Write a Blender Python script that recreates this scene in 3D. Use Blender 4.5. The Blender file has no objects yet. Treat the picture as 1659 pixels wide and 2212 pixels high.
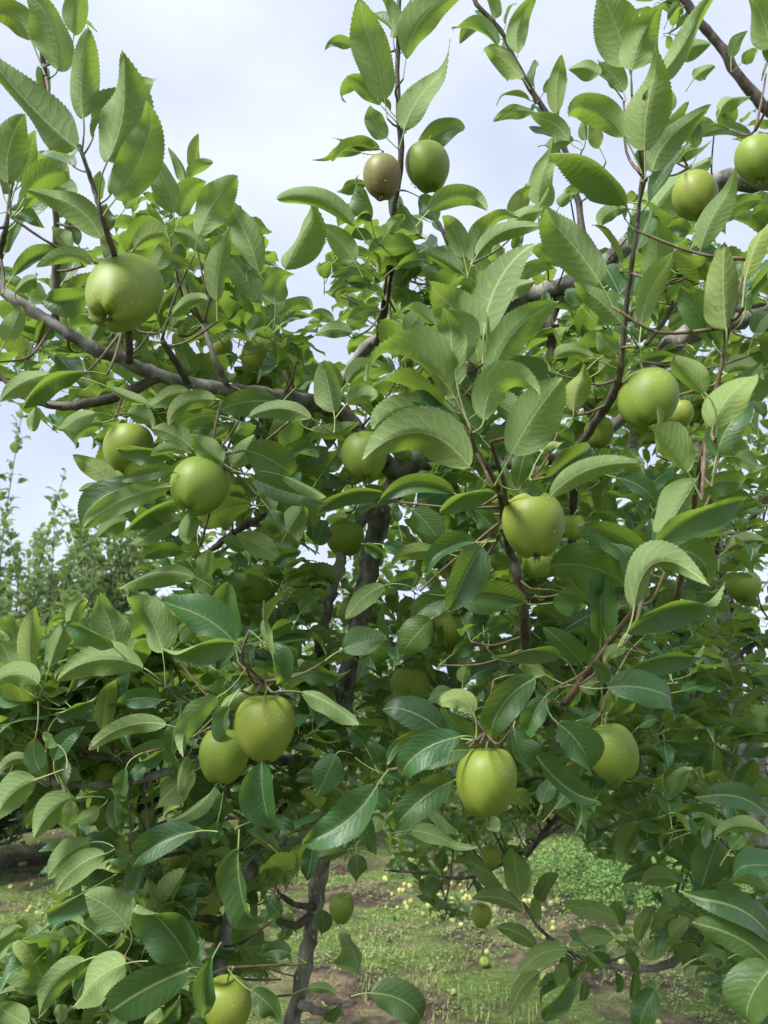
import bpy, math, random
import numpy as np
from mathutils import Vector, Matrix
R = math.radians
rng = np.random.default_rng(7)
random.seed(7)
sc = bpy.context.scene
COL = sc.collection

# ------------------------------------------------------------------ camera, sky, sun, exposure
F = 1658.0; CX, CY = 829.5, 1106.0
PITCH = R(15.0); CH = 1.55
cam = bpy.data.cameras.new('camera'); camo = bpy.data.objects.new('camera', cam); COL.objects.link(camo)
camo.location = (0, 0, CH); camo.rotation_euler = (R(90) + PITCH, 0, 0)
cam.sensor_fit = 'VERTICAL'; cam.sensor_height = 36; cam.sensor_width = 27; cam.lens = 36 * F / 2212
cam.clip_start = .05; cam.clip_end = 1500
cam.dof.use_dof = True; cam.dof.focus_distance = 1.02; cam.dof.aperture_fstop = 10
sc.camera = camo

w = bpy.data.worlds.new('World'); sc.world = w; w.use_nodes = True
nt = w.node_tree; nt.nodes.clear()
def N(nt, t, **k):
    n = nt.nodes.new(t)
    for a, b in k.items(): setattr(n, a, b)
    return n
sky = N(nt, 'ShaderNodeTexSky', sky_type='NISHITA', sun_disc=False)
SUN_EL, SUN_AZ = R(46), R(226)
sky.sun_elevation = SUN_EL; sky.sun_rotation = SUN_AZ
tc = N(nt, 'ShaderNodeTexCoord'); mp = N(nt, 'ShaderNodeMapping'); mp.inputs['Scale'].default_value = (1, 1, 2.2)
no = N(nt, 'ShaderNodeTexNoise'); no.inputs['Scale'].default_value = 2.1; no.inputs['Detail'].default_value = 5; no.inputs['Roughness'].default_value = .5
cr = N(nt, 'ShaderNodeValToRGB')
cr.color_ramp.elements[0].position = .32; cr.color_ramp.elements[0].color = (1.27, 1.43, 1.84, 1)
cr.color_ramp.elements[1].position = .68; cr.color_ramp.elements[1].color = (1.97, 2.1, 2.42, 1)
mx = N(nt, 'ShaderNodeMixRGB'); mx.inputs[0].default_value = .95
bg = N(nt, 'ShaderNodeBackground'); bg.inputs['Strength'].default_value = .1
wo = N(nt, 'ShaderNodeOutputWorld')
for a, b in ((tc.outputs['Generated'], mp.inputs[0]), (mp.outputs[0], no.inputs['Vector']), (no.outputs['Fac'], cr.inputs[0]),
             (sky.outputs[0], mx.inputs[1]), (cr.outputs[0], mx.inputs[2]), (mx.outputs[0], bg.inputs[0]), (bg.outputs[0], wo.inputs[0])):
    nt.links.new(a, b)
sl = bpy.data.lights.new('sun', 'SUN'); sl.energy = 1.5; sl.angle = R(20); sl.color = (1, .97, .92)
so = bpy.data.objects.new('sun', sl); COL.objects.link(so)
sd = Vector((math.sin(SUN_AZ) * math.cos(SUN_EL), math.cos(SUN_AZ) * math.cos(SUN_EL), math.sin(SUN_EL)))
so.rotation_euler = sd.to_track_quat('Z', 'Y').to_euler()
sc.view_settings.view_transform = 'Standard'; sc.view_settings.look = 'None'; sc.view_settings.gamma = 1
sc.view_settings.use_curve_mapping = False
sc.view_settings.exposure = 2.27
sc.render.engine = 'CYCLES'
sc.cycles.max_bounces = 8; sc.cycles.transparent_max_bounces = 8

# ------------------------------------------------------------------ helpers
CAM = np.array([0, 0, CH]); RV = np.array([1., 0, 0])
FV = np.array([0, math.cos(PITCH), math.sin(PITCH)]); UV_ = np.array([0, -math.sin(PITCH), math.cos(PITCH)])
def P(x, y, d):
    x = np.asarray(x, float); y = np.asarray(y, float); d = np.asarray(d, float)
    return CAM + d[..., None] * (FV + ((x - CX) / F)[..., None] * RV + ((CY - y) / F)[..., None] * UV_)
def proj(p):
    q = p - CAM; d = q @ FV
    return CX + F * (q @ RV) / d, CY - F * (q @ UV_) / d, d
def nrm(v): return v / np.maximum(np.linalg.norm(v, axis=-1, keepdims=True), 1e-9)

def meta(o, label=None, cat=None, group=None, kind=None):
    for k, v in (('label', label), ('category', cat), ('group', group), ('kind', kind)):
        if v: o[k] = v
    return o
def empty(name, loc):
    o = bpy.data.objects.new(name, None); o.empty_display_size = .1; o.location = loc; COL.objects.link(o); return o
def mesh_np(name, V, Q, uv=None, mats=(), mi=None, attrs=None, smooth=True):
    """V (n,3), Q (m,3|4) arrays or a list of such arrays"""
    me = bpy.data.meshes.new(name)
    Qs = Q if isinstance(Q, list) else [Q]
    Qs = [q for q in Qs if len(q)]
    loops = np.concatenate([q.ravel() for q in Qs]).astype(np.int32)
    cnt = np.concatenate([np.full(len(q), q.shape[1]) for q in Qs]).astype(np.int32)
    me.vertices.add(len(V)); me.vertices.foreach_set('co', np.asarray(V, np.float32).ravel())
    me.loops.add(len(loops)); me.loops.foreach_set('vertex_index', loops)
    me.polygons.add(len(cnt)); st = np.concatenate([[0], np.cumsum(cnt)[:-1]]).astype(np.int32)
    me.polygons.foreach_set('loop_start', st); me.polygons.foreach_set('loop_total', cnt)
    me.polygons.foreach_set('use_smooth', np.full(len(cnt), smooth, bool))
    for m in mats: me.materials.append(m)
    if mi is not None: me.polygons.foreach_set('material_index', np.asarray(mi, np.int32))
    if uv is not None:
        l = me.uv_layers.new(name='UVMap'); l.data.foreach_set('uv', np.asarray(uv, np.float32)[loops].ravel())
    for k, a in (attrs or {}).items():
        at = me.attributes.new(k, 'FLOAT', 'POINT'); at.data.foreach_set('value', np.asarray(a, np.float32))
    me.update(calc_edges=True); me.validate()
    return me
def link(name, me, parent=None, origin=None):
    o = bpy.data.objects.new(name, me); COL.objects.link(o)
    if parent is not None: o.parent = parent
    if origin is not None: o.location = origin
    return o

# ------------------------------------------------------------------ materials
def newmat(name):
    m = bpy.data.materials.new(name); m.use_nodes = True; t = m.node_tree; t.nodes.clear()
    return m, t, t.links.new
def leaf_material(name, top, under, trans, gloss=.42):
    m, t, L = newmat(name)
    uv = N(t, 'ShaderNodeUVMap'); sp = N(t, 'ShaderNodeSeparateXYZ'); L(uv.outputs[0], sp.inputs[0])
    def M(op, a, b=None, c=None):
        n = N(t, 'ShaderNodeMath', operation=op)
        for i, v in enumerate((a, b, c)):
            if v is None: continue
            if isinstance(v, (int, float)): n.inputs[i].default_value = v
            else: L(v, n.inputs[i])
        return n.outputs[0]
    def MR(v, a, b, c, d):
        n = N(t, 'ShaderNodeMapRange'); n.interpolation_type = 'SMOOTHSTEP'; L(v, n.inputs[0])
        for i, x in enumerate((a, b, c, d)): n.inputs[i + 1].default_value = x
        return n.outputs[0]
    def mix(f, a, b, typ='MIX'):
        n = N(t, 'ShaderNodeMixRGB', blend_type=typ)
        for i, v in enumerate((f, a, b)):
            if isinstance(v, (int, float)): n.inputs[i].default_value = v
            elif isinstance(v, tuple): n.inputs[i].default_value = (*v, 1)
            else: L(v, n.inputs[i])
        return n.outputs[0]
    tint = N(t, 'ShaderNodeAttribute', attribute_name='tint').outputs['Fac']
    yel = N(t, 'ShaderNodeAttribute', attribute_name='yellow').outputs['Fac']
    ay = M('ABSOLUTE', sp.outputs[1])
    sg = M('SIGN', sp.outputs[1])
    # gentle wander so that veins are not ruled
    nz = N(t, 'ShaderNodeTexNoise'); nz.inputs['Scale'].default_value = 7
    cmb = N(t, 'ShaderNodeCombineXYZ'); L(sp.outputs[0], cmb.inputs[0]); L(sp.outputs[1], cmb.inputs[1]); L(M('MULTIPLY', tint, 31.7), cmb.inputs[2])
    L(cmb.outputs[0], nz.inputs['Vector'])
    wob = M('MULTIPLY', M('SUBTRACT', nz.outputs['Fac'], .5), .2)
    tt = M('SUBTRACT', sp.outputs[0], M('ADD', M('MULTIPLY', ay, .55), M('MULTIPLY', M('MULTIPLY', ay, ay), 1.5)))
    tt = M('ADD', M('ADD', tt, wob), M('MULTIPLY', sg, .022))
    fr = M('FRACT', M('MULTIPLY', tt, M('ADD', M('MULTIPLY', M('FRACT', M('MULTIPLY', tint, 7.3)), 4.0), 7.5)))
    dv = M('ABSOLUTE', M('SUBTRACT', fr, .5))
    vein = MR(dv, .01, .06, 1, 0)
    mid = MR(ay, .006, .016, 1, 0)
    quilt = MR(dv, 0, .45, 0, 1)
    vo = N(t, 'ShaderNodeTexVoronoi', feature='DISTANCE_TO_EDGE'); vo.inputs['Scale'].default_value = 42
    L(cmb.outputs[0], vo.inputs['Vector'])
    net = MR(vo.outputs['Distance'], .0, .12, 1, 0)
    n2 = N(t, 'ShaderNodeTexNoise'); n2.inputs['Scale'].default_value = 3.2; n2.inputs['Detail'].default_value = 4
    L(cmb.outputs[0], n2.inputs['Vector'])
    blotch = MR(n2.outputs['Fac'], .3, .7, 0, 1)
    # upper face
    ta = mix(tint, tuple(c * .78 for c in top), tuple(c * 1.35 for c in top))
    ta = mix(yel, ta, (.17, .24, .035))
    ta = mix(M('MULTIPLY', blotch, .35), ta, tuple(c * .7 for c in top))
    ta = mix(M('MULTIPLY', vein, .32), ta, (.14, .22, .075))
    ta = mix(M('MULTIPLY', mid, .75), ta, (.26, .34, .13))
    # lower face
    ua = mix(tint, tuple(c * .82 for c in under), tuple(c * 1.2 for c in under))
    ua = mix(yel, ua, (.25, .32, .06))
    ua = mix(M('MULTIPLY', blotch, .25), ua, tuple(c * .75 for c in under))
    ua = mix(M('MULTIPLY', net, .18), ua, (.24, .33, .15))
    ua = mix(M('MULTIPLY', vein, .7), ua, (.32, .41, .20))
    ua = mix(M('MULTIPLY', mid, .9), ua, (.36, .43, .20))
    # a few brown specks
    v3 = N(t, 'ShaderNodeTexVoronoi'); v3.inputs['Scale'].default_value = 5; L(cmb.outputs[0], v3.inputs['Vector'])
    spk = M('MAXIMUM', M('MULTIPLY', MR(v3.outputs['Distance'], .04, .07, 1, 0), MR(tint, .6, .75, 0, 1)), M('MULTIPLY', MR(M('ADD', sp.outputs[0], M('MULTIPLY', n2.outputs['Fac'], .25)), 1.05, 1.1, 0, 1), MR(M('ABSOLUTE', M('SUBTRACT', tint, .3)), .03, .05, 1, 0)))
    ta = mix(M('MULTIPLY', spk, .8), ta, (.07, .04, .02)); ua = mix(M('MULTIPLY', spk, .8), ua, (.07, .04, .02))
    geo = N(t, 'ShaderNodeNewGeometry'); bf = geo.outputs['Backfacing']
    colr = mix(bf, ta, ua)
    rough = N(t, 'ShaderNodeMapRange'); L(bf, rough.inputs[0]); rough.inputs[3].default_value = gloss; rough.inputs[4].default_value = .75
    h = M('ADD', M('MULTIPLY', quilt, .3), M('ADD', M('MULTIPLY', net, -.12), M('MULTIPLY', mid, -.5)))
    bp = N(t, 'ShaderNodeBump'); bp.inputs['Strength'].default_value = .45; bp.inputs['Distance'].default_value = .0014; L(h, bp.inputs['Height'])
    pb = N(t, 'ShaderNodeBsdfPrincipled'); L(colr, pb.inputs['Base Color']); L(rough.outputs[0], pb.inputs['Roughness']); L(bp.outputs[0], pb.inputs['Normal'])
    pb.inputs['Specular IOR Level'].default_value = .55
    tr = N(t, 'ShaderNodeBsdfTranslucent'); L(bp.outputs[0], tr.inputs['Normal'])
    trc = mix(yel, trans, (.42, .50, .05)); trc = mix(tint, trc, tuple(c * 1.25 for c in trans)); trc = mix(M('MULTIPLY', M('ADD', M('MULTIPLY', vein, .3), mid), .8), trc, (.42, .52, .16))
    L(trc, tr.inputs['Color'])
    ad = N(t, 'ShaderNodeMixShader'); ad.inputs[0].default_value = .31; L(pb.outputs[0], ad.inputs[1]); L(tr.outputs[0], ad.inputs[2])
    out = N(t, 'ShaderNodeOutputMaterial'); L(ad.outputs[0], out.inputs[0])
    return m
LEAF = leaf_material('apple_leaf', (.026, .090, .036), (.165, .255, .092), (.29, .46, .05), .43)
LEAF_FAR = leaf_material('distant_leaf', (.12, .20, .095), (.25, .34, .17), (.30, .44, .12), .5)  # same apple leaf, distance haze put into paler, greyer colours

def noise_mat(name, c1, c2, scale, rough=.8, bump=.3, dist=.002, stretch=(1, 1, 1), c3=None, detail=6, coord='Object', spec=.3):
    m, t, L = newmat(name)
    tc = N(t, 'ShaderNodeTexCoord'); mp = N(t, 'ShaderNodeMapping'); mp.inputs['Scale'].default_value = stretch
    L(tc.outputs[coord], mp.inputs[0])
    n = N(t, 'ShaderNodeTexNoise'); n.inputs['Scale'].default_value = scale; n.inputs['Detail'].default_value = detail; L(mp.outputs[0], n.inputs['Vector'])
    cr = N(t, 'ShaderNodeValToRGB'); cr.color_ramp.elements[0].position = .35; cr.color_ramp.elements[1].position = .65
    cr.color_ramp.elements[0].color = (*c1, 1); cr.color_ramp.elements[1].color = (*c2, 1)
    L(n.outputs['Fac'], cr.inputs[0]); col = cr.outputs[0]
    if c3:
        v = N(t, 'ShaderNodeTexVoronoi'); v.inputs['Scale'].default_value = scale * 2.2; L(mp.outputs[0], v.inputs['Vector'])
        r = N(t, 'ShaderNodeMapRange'); L(v.outputs['Distance'], r.inputs[0])
        for i, x in enumerate((.12, .22, .75, 0)): r.inputs[i + 1].default_value = x
        mm = N(t, 'ShaderNodeMixRGB'); L(r.outputs[0], mm.inputs[0]); L(col, mm.inputs[1]); mm.inputs[2].default_value = (*c3, 1); col = mm.outputs[0]
    b = N(t, 'ShaderNodeBump'); b.inputs['Strength'].default_value = bump; b.inputs['Distance'].default_value = dist; L(n.outputs['Fac'], b.inputs['Height'])
    p = N(t, 'ShaderNodeBsdfPrincipled'); L(col, p.inputs['Base Color']); p.inputs['Roughness'].default_value = rough; p.inputs['Specular IOR Level'].default_value = spec
    L(b.outputs[0], p.inputs['Normal']); o = N(t, 'ShaderNodeOutputMaterial'); L(p.outputs[0], o.inputs[0])
    return m
BARK = noise_mat('grey_bark', (.075, .070, .062), (.31, .295, .27), 34, .85, .9, .004, (1, 1, .45), c3=(.42, .40, .36))
BARK_DARK = noise_mat('young_bark', (.045, .036, .030), (.14, .115, .092), 60, .6, .6, .0015, (1, 1, .6), c3=(.22, .18, .13))
BARK_RED = noise_mat('shoot_bark', (.09, .062, .04), (.19, .14, .09), 60, .6, .4, .001, (1, 1, .6), c3=(.30, .25, .18))
PETIOLE = noise_mat('petiole_green', (.20, .27, .085), (.30, .37, .15), 80, .5, .2, .0005)
CALYX = noise_mat('dried_calyx', (.10, .075, .035), (.42, .38, .2), 220, .9, .5, .0005)

def apple_material(name, base, hi, blush=None, bl=0.0):
    m, t, L = newmat(name)
    tc = N(t, 'ShaderNodeTexCoord'); oi = N(t, 'ShaderNodeObjectInfo')
    v = N(t, 'ShaderNodeTexVoronoi'); v.inputs['Scale'].default_value = 230; v.inputs['Randomness'].default_value = .9; L(tc.outputs['Object'], v.inputs['Vector'])
    r = N(t, 'ShaderNodeMapRange'); L(v.outputs['Distance'], r.inputs[0])
    for i, x in enumerate((.08, .24, .6, 0)): r.inputs[i + 1].default_value = x
    v2 = N(t, 'ShaderNodeTexNoise'); v2.inputs['Scale'].default_value = 30; L(tc.outputs['Object'], v2.inputs['Vector'])
    gate = N(t, 'ShaderNodeMapRange'); L(v2.outputs['Fac'], gate.inputs[0]); gate.inputs[1].default_value = .42; gate.inputs[2].default_value = .62
    mu = N(t, 'ShaderNodeMath', operation='MULTIPLY'); L(r.outputs[0], mu.inputs[0]); L(gate.outputs[0], mu.inputs[1])
    n = N(t, 'ShaderNodeTexNoise'); n.inputs['Scale'].default_value = 16; n.inputs['Detail'].default_value = 5; L(tc.outputs['Object'], n.inputs['Vector'])
    a = N(t, 'ShaderNodeMixRGB'); L(n.outputs['Fac'], a.inputs[0]); a.inputs[1].default_value = (*base, 1); a.inputs[2].default_value = (*hi, 1)
    col = a.outputs[0]
    hs = N(t, 'ShaderNodeHueSaturation'); L(col, hs.inputs['Color'])
    rr = N(t, 'ShaderNodeMapRange'); L(oi.outputs['Random'], rr.inputs[0]); rr.inputs[3].default_value = .478; rr.inputs[4].default_value = .505; L(rr.outputs[0], hs.inputs['Hue'])
    col = hs.outputs[0]
    if blush:
        n3 = N(t, 'ShaderNodeTexNoise'); n3.inputs['Scale'].default_value = 9; L(tc.outputs['Object'], n3.inputs['Vector'])
        g = N(t, 'ShaderNodeMapRange'); L(n3.outputs['Fac'], g.inputs[0]); g.inputs[1].default_value = .3; g.inputs[2].default_value = .65; g.inputs[4].default_value = bl
        b_ = N(t, 'ShaderNodeMixRGB'); L(g.outputs[0], b_.inputs[0]); L(col, b_.inputs[1]); b_.inputs[2].default_value = (*blush, 1); col = b_.outputs[0]
    # russet round the stem hollow (object z is the apple's axis)
    sp = N(t, 'ShaderNodeSeparateXYZ'); L(tc.outputs['Object'], sp.inputs[0])
    dd = N(t, 'ShaderNodeMixRGB'); L(mu.outputs[0], dd.inputs[0]); L(col, dd.inputs[1]); dd.inputs[2].default_value = (.60, .66, .34, 1)
    b = N(t, 'ShaderNodeBump'); b.inputs['Strength'].default_value = .12; b.inputs['Distance'].default_value = .001; L(n.outputs['Fac'], b.inputs['Height'])
    p = N(t, 'ShaderNodeBsdfPrincipled'); L(dd.outputs[0], p.inputs['Base Color']); p.inputs['Roughness'].default_value = .5; p.inputs['Specular IOR Level'].default_value = .42
    p.inputs['Subsurface Weight'].default_value = .18; p.inputs['Subsurface Radius'].default_value = (.01, .012, .004); p.inputs['Subsurface Scale'].default_value = .5
    L(b.outputs[0], p.inputs['Normal']); o = N(t, 'ShaderNodeOutputMaterial'); L(p.outputs[0], o.inputs[0])
    return m
APPLE = apple_material('green_apple_skin', (.13, .21, .020), (.27, .35, .06))
APPLE_B = apple_material('blushed_apple_skin', (.15, .19, .045), (.22, .25, .07), (.22, .145, .06), .8)
APPLE_G = apple_material('ground_apple_skin', (.24, .29, .07), (.42, .43, .16))
m, t, L = newmat('water_drop'); p = N(t, 'ShaderNodeBsdfPrincipled'); p.inputs['Base Color'].default_value = (1, 1, 1, 1)
p.inputs['Roughness'].default_value = .02; p.inputs['Transmission Weight'].default_value = 1; p.inputs['IOR'].default_value = 1.33
o = N(t, 'ShaderNodeOutputMaterial'); L(p.outputs[0], o.inputs[0]); WATER = m

# ground: damp soil, dead straw and thin green cover in patches
m, t, L = newmat('orchard_soil')
tc = N(t, 'ShaderNodeTexCoord')
def nz(scale, det=6, ro=.55, vec=None):
    n = N(t, 'ShaderNodeTexNoise'); n.inputs['Scale'].default_value = scale; n.inputs['Detail'].default_value = det; n.inputs['Roughness'].default_value = ro
    L(vec or tc.outputs['Object'], n.inputs['Vector']); return n.outputs['Fac']
def ramp(f, a, b, ca, cb):
    r = N(t, 'ShaderNodeValToRGB'); r.color_ramp.elements[0].position = a; r.color_ramp.elements[1].position = b
    r.color_ramp.elements[0].color = (*ca, 1); r.color_ramp.elements[1].color = (*cb, 1); L(f, r.inputs[0]); return r.outputs[0]
def mixc(f, a, b):
    x = N(t, 'ShaderNodeMixRGB'); L(f, x.inputs[0]); L(a, x.inputs[1]); L(b, x.inputs[2]); return x.outputs[0]
soil = ramp(nz(14), .35, .7, (.028, .021, .016), (.12, .09, .068))
straw = ramp(nz(55), .35, .65, (.09, .07, .04), (.27, .22, .13))
green = ramp(nz(30), .3, .7, (.05, .09, .02), (.17, .24, .06))
c = mixc(ramp(nz(2.6), .50, .62, (0, 0, 0), (1, 1, 1)), soil, straw)
c = mixc(ramp(nz(1.1), .44, .58, (0, 0, 0), (1, 1, 1)), c, green)
b = N(t, 'ShaderNodeBump'); b.inputs['Strength'].default_value = .9; b.inputs['Distance'].default_value = .03; L(nz(22, 8, .65), b.inputs['Height'])
p = N(t, 'ShaderNodeBsdfPrincipled'); L(c, p.inputs['Base Color']); p.inputs['Roughness'].default_value = .95; p.inputs['Specular IOR Level'].default_value = .15; L(b.outputs[0], p.inputs['Normal'])
o = N(t, 'ShaderNodeOutputMaterial'); L(p.outputs[0], o.inputs[0]); SOIL = m
GRASS = noise_mat('grass_blade', (.14, .21, .04), (.34, .42, .11), 6, .6, 0, .001)
WEED = noise_mat('weed_leaf', (.12, .18, .055), (.28, .36, .13), 5, .6, 0, .001)
PATCH = noise_mat('patch_leaf', (.07, .15, .035), (.18, .31, .08), 5, .6, 0, .001)
STRAW = noise_mat('dry_straw', (.17, .13, .07), (.38, .31, .19), 6, .8, 0, .001)

# ------------------------------------------------------------------ leaves
def outline(s, sharp=1.0):
    wv = np.power(np.clip(s, 0, 1), .62) * np.power(np.clip(1 - s, 0, 1), .72 * sharp)
    return wv
_wm = outline(np.linspace(0, 1, 200)).max()
def leaf_geo(B, T, ctrl, Nr, hw, fold, curl, wav, twist, att, rows, cols, teeth, rg, tipbend=None):
    """many leaves at once -> V (n,k,3), faces (f,4), uv (n,k,2), material index (f,)"""
    n = len(B); s = np.linspace(0, 1, rows + 1)
    s = s ** 1.0
    C = (B + T) / 2 + ctrl; Ln = np.linalg.norm(T - B, axis=1)
    s_ = s[None, :, None]
    pos = (1 - s_) ** 2 * B[:, None] + 2 * s_ * (1 - s_) * C[:, None] + s_ ** 2 * T[:, None]
    tan = nrm(2 * (1 - s_) * (C - B)[:, None] + 2 * s_ * (T - C)[:, None])
    sd0 = nrm(np.cross(tan, np.broadcast_to(Nr[:, None], tan.shape)))
    nr0 = np.cross(sd0, tan)
    a = (twist[:, None] * (s[None] - .3))[..., None]
    sd = sd0 * np.cos(a) + nr0 * np.sin(a); nr = np.cross(sd, tan)
    # tip hooks over
    hook = (np.clip(s - .72, 0, 1) / .28) ** 2
    hk = (rg.uniform(-.34, .08, n) if tipbend is None else tipbend)
    pos = pos + nr * (hook[None, :, None] * (hk * Ln)[:, None, None])
    sharp = rg.uniform(.9, 1.25, n)
    wv = np.power(s[None] + 1e-6, .60) * np.power(1 - s[None] + 1e-6, .72 * sharp[:, None]) ; wv = wv / wv.max(axis=1, keepdims=True)
    wv[:, 0] = .03; wv[:, -1] = .0
    cc = np.linspace(-1, 1, cols + 1); ac = np.abs(cc)
    tooth = np.zeros(rows + 1)
    if teeth: tooth[1::2] = 1
    ph = rg.uniform(0, 6.28, (n, 2)); fq = rg.uniform(6, 12, (n, 2)); ph2 = rg.uniform(0, 6.28, (n, 1)); 
    K = (rows + 1) * (cols + 1)
    V = np.zeros((n, rows + 1, cols + 1, 3)); UVs = np.zeros((n, rows + 1, cols + 1, 2))
    for j, c in enumerate(cc):
        side = 0 if c < 0 else 1
        asym = 1 + .07 * math.copysign(1, c) * np.sin(ph2)
        ang = fold[:, None] + curl[:, None] * abs(c) * .5 + .12 * np.sin(ph2 + 5 * s[None] + side * 2)
        W = hw[:, None] * wv * asym
        if abs(c) > .99 and teeth: W = W * (1 - (.055 if rows > 30 else .075) * tooth[None])
        x = W * c * np.cos(ang); z = W * abs(c) * np.sin(ang)
        z = z + hw[:, None] * wav[:, None] * c * c * np.sin(ph[:, side:side + 1] + fq[:, side:side + 1] * s[None]) * np.minimum(1, 4 * s[None])
        z = z + hw[:, None] * .13 * abs(c) * np.sin(ph[:, 1 - side:2 - side] * 2 + (4 + 3 * side) * s[None])
        # pillow between the side veins
        if rows > 20 and .2 < abs(c) < .99:
            tv = (s[None] - .16 * abs(c)) * 10
            z = z + hw[:, None] * .006 * np.cos(2 * np.pi * tv)
        V[:, :, j] = pos + sd * x[..., None] + nr * z[..., None]
        if abs(c) > .99 and teeth:
            V[:, :, j] += tan * ((1 - tooth)[None, :, None] * ((.013 if rows > 30 else .018) * Ln)[:, None, None])
        UVs[:, :, j, 0] = s[None]; UVs[:, :, j, 1] = c * wv * (hw / Ln)[:, None]
    idx = np.arange(K).reshape(rows + 1, cols + 1)
    f = np.stack([idx[:-1, :-1], idx[:-1, 1:], idx[1:, 1:], idx[1:, :-1]], -1).reshape(-1, 4)
    V = V.reshape(n, K, 3); UVs = UVs.reshape(n, K, 2)
    # petiole (a thin three-sided tube from the stem to the blade, running on as the midrib)
    pr = 4 if rows > 20 else 2
    A = att; t0 = tan[:, 0]
    pts = []
    for q in np.linspace(0, 1, pr + 1):
        Cp = B - t0 * (np.linalg.norm(A - B, axis=1) * .45)[:, None]
        pts.append((1 - q) ** 2 * A + 2 * q * (1 - q) * Cp + q * q * B)
    pts.append(pos[:, 2] - nr[:, 2] * .0002)
    rad = [.0013, .0011] + [.001] * (pr - 2) + [.001, .0004] if pr > 2 else [.0013, .001, .001, .0004]
    rad = (rad + [.0004] * 9)[:len(pts)]
    s0, n0 = sd[:, 0], nr[:, 0]; tube = []
    for pt, r_ in zip(pts, rad):
        for k in range(3):
            an = k * 2.094 - 1.57
            tube.append(pt + r_ * (s0 * math.cos(an) + n0 * math.sin(an)))
    tube = np.stack(tube, 1); nb = K
    tf = []
    for i in range(len(pts) - 1):
        for k in range(3):
            tf.append([nb + i * 3 + k, nb + i * 3 + (k + 1) % 3, nb + (i + 1) * 3 + (k + 1) % 3, nb + (i + 1) * 3 + k])
    tf = np.array(tf)
    V = np.concatenate([V, tube], 1); UVs = np.concatenate([UVs, np.zeros((n, tube.shape[1], 2))], 1)
    mi = np.concatenate([np.zeros(len(f)), np.ones(len(tf))])
    return V, np.concatenate([f, tf]), UVs, mi
def joined(name, V, f, uv, mi, tint, yel, mats):
    n, k = V.shape[:2]
    Fs = (f[None] + (np.arange(n) * k)[:, None, None]).reshape(-1, 4)
    return mesh_np(name, V.reshape(-1, 3), Fs, uv.reshape(-1, 2), mats, np.tile(mi, n),
                   {'tint': np.repeat(tint, k), 'yellow': np.repeat(yel, k)})

# ------------------------------------------------------------------ branches, traced through the crown: (x, y, distance, radius in picture px)
def catmull(pts, step=6):
    p = np.asarray(pts, float)
    if len(p) < 3: return p
    q = np.vstack([2 * p[0] - p[1], p, 2 * p[-1] - p[-2]]); out = []
    for i in range(1, len(q) - 2):
        for u in np.linspace(0, 1, step, endpoint=False):
            a, b, c, d = q[i - 1], q[i], q[i + 1], q[i + 2]
            out.append(.5 * ((2 * b) + (c - a) * u + (2 * a - 5 * b + 4 * c - d) * u * u + (3 * b - a - 3 * c + d) * u ** 3))
    out.append(p[-1]); return np.array(out)
def tube(path, rad, sides=10, rg=rng, rough=.13):
    n = len(path); tg = nrm(np.gradient(path, axis=0))
    ref = np.array([0, 0, 1.]) if abs(tg[0][2]) < .8 else np.array([1., 0, 0])
    u = nrm(np.cross(tg[0], ref)[None])[0]; V = []
    knots = rg.uniform(0, n, max(1, n // 9))
    for i in range(n):
        u = u - tg[i] * (u @ tg[i]); u = u / np.linalg.norm(u); v = np.cross(tg[i], u)
        kb = 1 + .12 * np.exp(-((knots - i) / 1.2) ** 2).sum()
        for k in range(sides):
            a = 2 * math.pi * k / sides
            r_ = rad[i] * min(kb, 1.3) * (1 + rg.uniform(-rough, rough))
            V.append(path[i] + r_ * (u * math.cos(a) + v * math.sin(a)))
    i = np.arange(n - 1)[:, None] * sides; k = np.arange(sides)[None]
    f = np.stack([i + k, i + (k + 1) % sides, i + sides + (k + 1) % sides, i + sides + k], -1).reshape(-1, 4)
    V.append(path[0]); V.append(path[-1]); c0, c1 = len(V) - 2, len(V) - 1
    kk = np.arange(sides)
    t3 = np.concatenate([np.stack([kk * 0 + c0, (kk + 1) % sides, kk], -1), np.stack([kk * 0 + c1, (n - 1) * sides + kk, (n - 1) * sides + (kk + 1) % sides], -1)])
    return np.array(V), f, t3
SHOOTS = {}
NODES = []     # points on wood, for joining petioles and twigs
def wood(name, pts, mat, parent, sides=10, step=6, world=False, reg=True):
    a = np.asarray(pts, float)
    if world: q = a
    else: q = np.hstack([P(a[:, 0], a[:, 1], a[:, 2]), (a[:, 3] * a[:, 2] / F)[:, None]])
    c = catmull(q, step); c[:, :3] += rng.normal(0, 1, (len(c), 3)) * (c[:, 3:4] * .10)
    V, f, t3 = tube(c[:, :3], np.maximum(c[:, 3], .0009), sides)
    o = c[0, :3]
    me = mesh_np(name, V - o, [f, t3], mats=(mat,))
    ob = link(name, me, parent, Vector(o) - (parent.location if parent else Vector()))
    if reg: NODES.append(c[:, :3])
    SHOOTS[ob.name] = c[:, :3]
    return ob

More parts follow.
